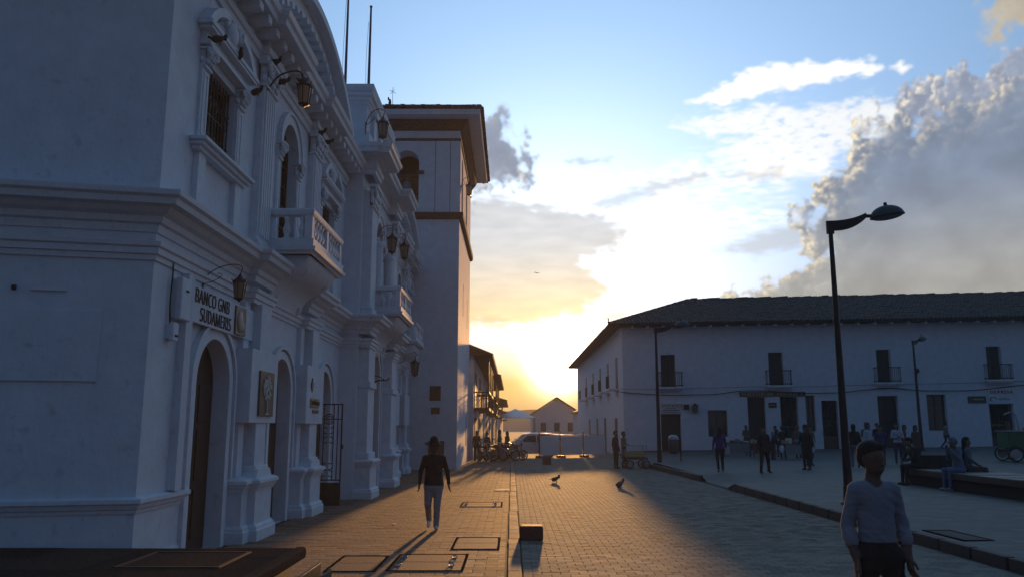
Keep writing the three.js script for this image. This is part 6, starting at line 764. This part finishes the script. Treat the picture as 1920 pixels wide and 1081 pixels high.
person('man in black walking over the plaza with legs apart', onPlaza(9.4, 30.4), 0.1, { height: 1.68, top: [0.015, 0.013, 0.013], leg: [0.018, 0.016, 0.015], bulk: 1.12, wide: 1.15, legs: [[[-0.14, 0.5, 0.06], [-0.19, 0.085, 0.06], [0, 0, 1]], [[0.15, 0.5, -0.02], [0.2, 0.1, -0.1], [0.2, -0.1, 1]]] });
person('person in long dark coat with one arm forward mid-plaza', onPlaza(11.45, 31.7), -0.9, { height: 1.7, top: [0.013, 0.013, 0.015], leg: [0.013, 0.012, 0.012], bulk: 1.2, hem: 0.3, cap: true, arms: [[[-0.25, 1.14, 0.02], [-0.2, 1.02, 0.25]], [[0.26, 1.13, -0.03], [0.26, 0.88, 0.02]]] });
person('long-haired woman standing at the wall left of the big doorway', onPlaza(14.3, 49.6), -0.5, { height: 1.62, hair: 'long', top: [0.1, 0.07, 0.06], leg: [0.05, 0.06, 0.1], arms: armsFwd, cell: 0.03 });
person('stooping person in dark top beside the red fronted stall', onPlaza(12.9, 40.4), 1.1, { height: 1.5, top: [0.02, 0.018, 0.018], leg: [0.03, 0.03, 0.035], lean: 0.45, hair: 'long', arms: [[[-0.2, 1.05, 0.25], [-0.15, 0.85, 0.35]], [[0.2, 1.05, 0.25], [0.15, 0.85, 0.38]]], cell: 0.028 });
person('man in pale blue shirt behind the bag-hung stall', onPlaza(14.0, 43.2), -0.2, { height: 1.6, top: [0.22, 0.25, 0.36], leg: [0.06, 0.08, 0.14], cell: 0.028 });
person('vendor with red cap behind the bag-hung stall', onPlaza(14.55, 41.4), 0.1, { height: 1.6, cap: true, hatC: [0.22, 0.03, 0.02], top: [0.08, 0.08, 0.07], leg: [0.05, 0.045, 0.04], arms: armsFwd, cell: 0.028 });
person('dark dressed man waiting at the tricycle cart', [4.92, 0.003, -38.7], 0.9, { height: 1.74, top: [0.03, 0.02, 0.018], leg: [0.03, 0.022, 0.02], cell: 0.026 });
person('vendor reaching out to the tricycle cart', [5.4, 0.003, -39.4], 1.0, { height: 1.7, top: [0.14, 0.11, 0.08], leg: [0.3, 0.27, 0.22], arms: armsFwd, cell: 0.026 });
person('person in dark jacket and jeans left of the white-shirted men', onPlaza(13.75, 32.7), 2.8, { height: 1.68, hair: 'long', top: [0.015, 0.015, 0.016], leg: [0.1, 0.13, 0.2], bulk: 1.1, bag: [-0.27, 1.15, 0.1], bagC: [0.3, 0.32, 0.28], legs: walkB });
person('man with white shirt and dark hair beyond the bench', onPlaza(14.9, 34), 0.5, { height: 1.72, top: [0.38, 0.4, 0.46], leg: [0.03, 0.03, 0.04], cell: 0.026 });
person('person in violet hoodie between the two white-shirted men', onPlaza(15.5, 34.2), -0.3, { height: 1.6, top: [0.05, 0.035, 0.1], leg: [0.02, 0.02, 0.03], cell: 0.028 });
person('white-shirted man with arms folded near the shop door', onPlaza(16.4, 34.6), -0.4, { height: 1.68, top: [0.4, 0.4, 0.47], leg: [0.04, 0.04, 0.07], arms: [[[-0.24, 1.14, 0.06], [0.0, 1.15, 0.2]], [[0.24, 1.14, 0.06], [0.05, 1.2, 0.21]]], cell: 0.026 });
person('person in reddish brown coat beside the white-shirted men', onPlaza(16.9, 34), 0.3, { height: 1.58, hair: 'long', top: [0.09, 0.045, 0.035], leg: [0.04, 0.03, 0.03], bulk: 1.1, hem: 0.2, cell: 0.028 });
person('small figure walking along the house wall under the dark window', onPlaza(26.3, 49.2), 1.57, { height: 1.6, top: [0.2, 0.19, 0.2], leg: [0.03, 0.035, 0.06], legs: walkA, bag: [0.2, 1.0, 0], cell: 0.032 });
person('vendor standing behind the green food cart', onPlaza(22.0, 36), 0.2, { height: 1.62, top: [0.03, 0.03, 0.03], leg: [0.03, 0.03, 0.03], cell: 0.03 });
[['heavy figure in black beside the lamp post and the jeans wearer', 12.6, 34.6, 0.4, 1.66, [0.014, 0.013, 0.014], 1.2], ['man in grey jacket behind the violet hoodie', 15.9, 36.4, -0.5, 1.72, [0.09, 0.09, 0.1], 1], ['woman in dark red top left of the green cart', 17.9, 37.2, 0.9, 1.58, [0.12, 0.03, 0.03], 1], ['person in dark clothes near the shop entrance behind the crowd', 18.4, 41, 0.1, 1.66, [0.02, 0.02, 0.025], 1], ['person in tan jacket by the lamp post in front of the doors', 15.2, 41.5, -0.2, 1.6, [0.2, 0.16, 0.1], 1], ['shopper in black bending over the red fronted stall', 13.7, 41.2, 2.6, 1.6, [0.015, 0.014, 0.014], 1.1]].forEach(([l, x, d, a, hh, c, bk]) => person(l, onPlaza(x, d), a, { height: hh, cell: 0.028, top: c, leg: [0.03, 0.03, 0.04], bulk: bk, hair: rnd() < 0.5 ? 'long' : 'short', arms: rnd() < 0.5 ? armsFwd : undefined, lean: rr(-0.02, 0.12), look: rr(-0.6, 0.6) }));
// seated figures: hips on the bench top at 0.72
const sit = (label, x, D, turn, o) => person(label, [x, o.base, -D], turn, { hipY: 0.59, legs: [[[-0.11, 0.55, 0.42], [-0.11, 0.085, 0.44], [0, 0, 1]], [[0.11, 0.55, 0.42], [0.11, 0.085, 0.44], [0, 0, 1]]], ...o, height: o.height ?? 1.68 });
sit('person in pale blue jacket and jeans eating on the bench', 11.98, 21.9, -1.35, { base: 0.27, cell: 0.018, cap: true, hatC: [0.14, 0.15, 0.17], top: [0.11, 0.15, 0.2], leg: [0.1, 0.12, 0.22], shoe: [0.3, 0.3, 0.3], lean: 0.18, nod: 0.25, arms: [[[-0.22, 0.86, 0.16], [-0.06, 1.12, 0.3]], [[0.22, 0.86, 0.16], [0.06, 1.1, 0.3]]] });
sit('dark-haired person seated on the bench behind the eater', 12.55, 22.5, 1.2, { base: 0.27, cell: 0.02, hair: 'long', top: [0.09, 0.11, 0.14], leg: [0.05, 0.05, 0.05], pack: true, bagC: [0.02, 0.02, 0.025], arms: [[[-0.25, 0.85, 0.0], [-0.2, 0.7, 0.2]], [[0.25, 0.85, 0.0], [0.2, 0.7, 0.2]]] });
sit('person in black sitting bent forward at the bench end', 11.9, 24.0, -1.5, { base: 0.27, cell: 0.02, top: [0.014, 0.013, 0.013], leg: [0.012, 0.012, 0.012], lean: 0.3, nod: 0.3, bulk: 1.12, arms: [[[-0.24, 0.82, 0.25], [-0.1, 0.72, 0.42]], [[0.24, 0.82, 0.25], [0.1, 0.72, 0.42]]] });
// the group at the motorcycles
[['person in dark jacket beside the first motorcycle', -2.05, 47.4, 0.4, 1.7], ['person half hidden behind the second motorcycle', -1.5, 49, -0.6, 1.6], ['tall person among the motorcycles in front of the car', -0.75, 49.2, 1.2, 1.74], ['person in brown behind the last motorcycle', -0.3, 50, -1, 1.66]].forEach(([l, x, d, a, hh]) => person(l, [x, 0.004, -d], a, { height: hh, cell: 0.03, top: [0.05 + rnd() * 0.03, 0.03, 0.025], leg: [0.03, 0.025, 0.025], hair: rnd() < 0.5 ? 'long' : 'short', group: 'people at the motorcycles' }));
renderer.render(scene, camera);
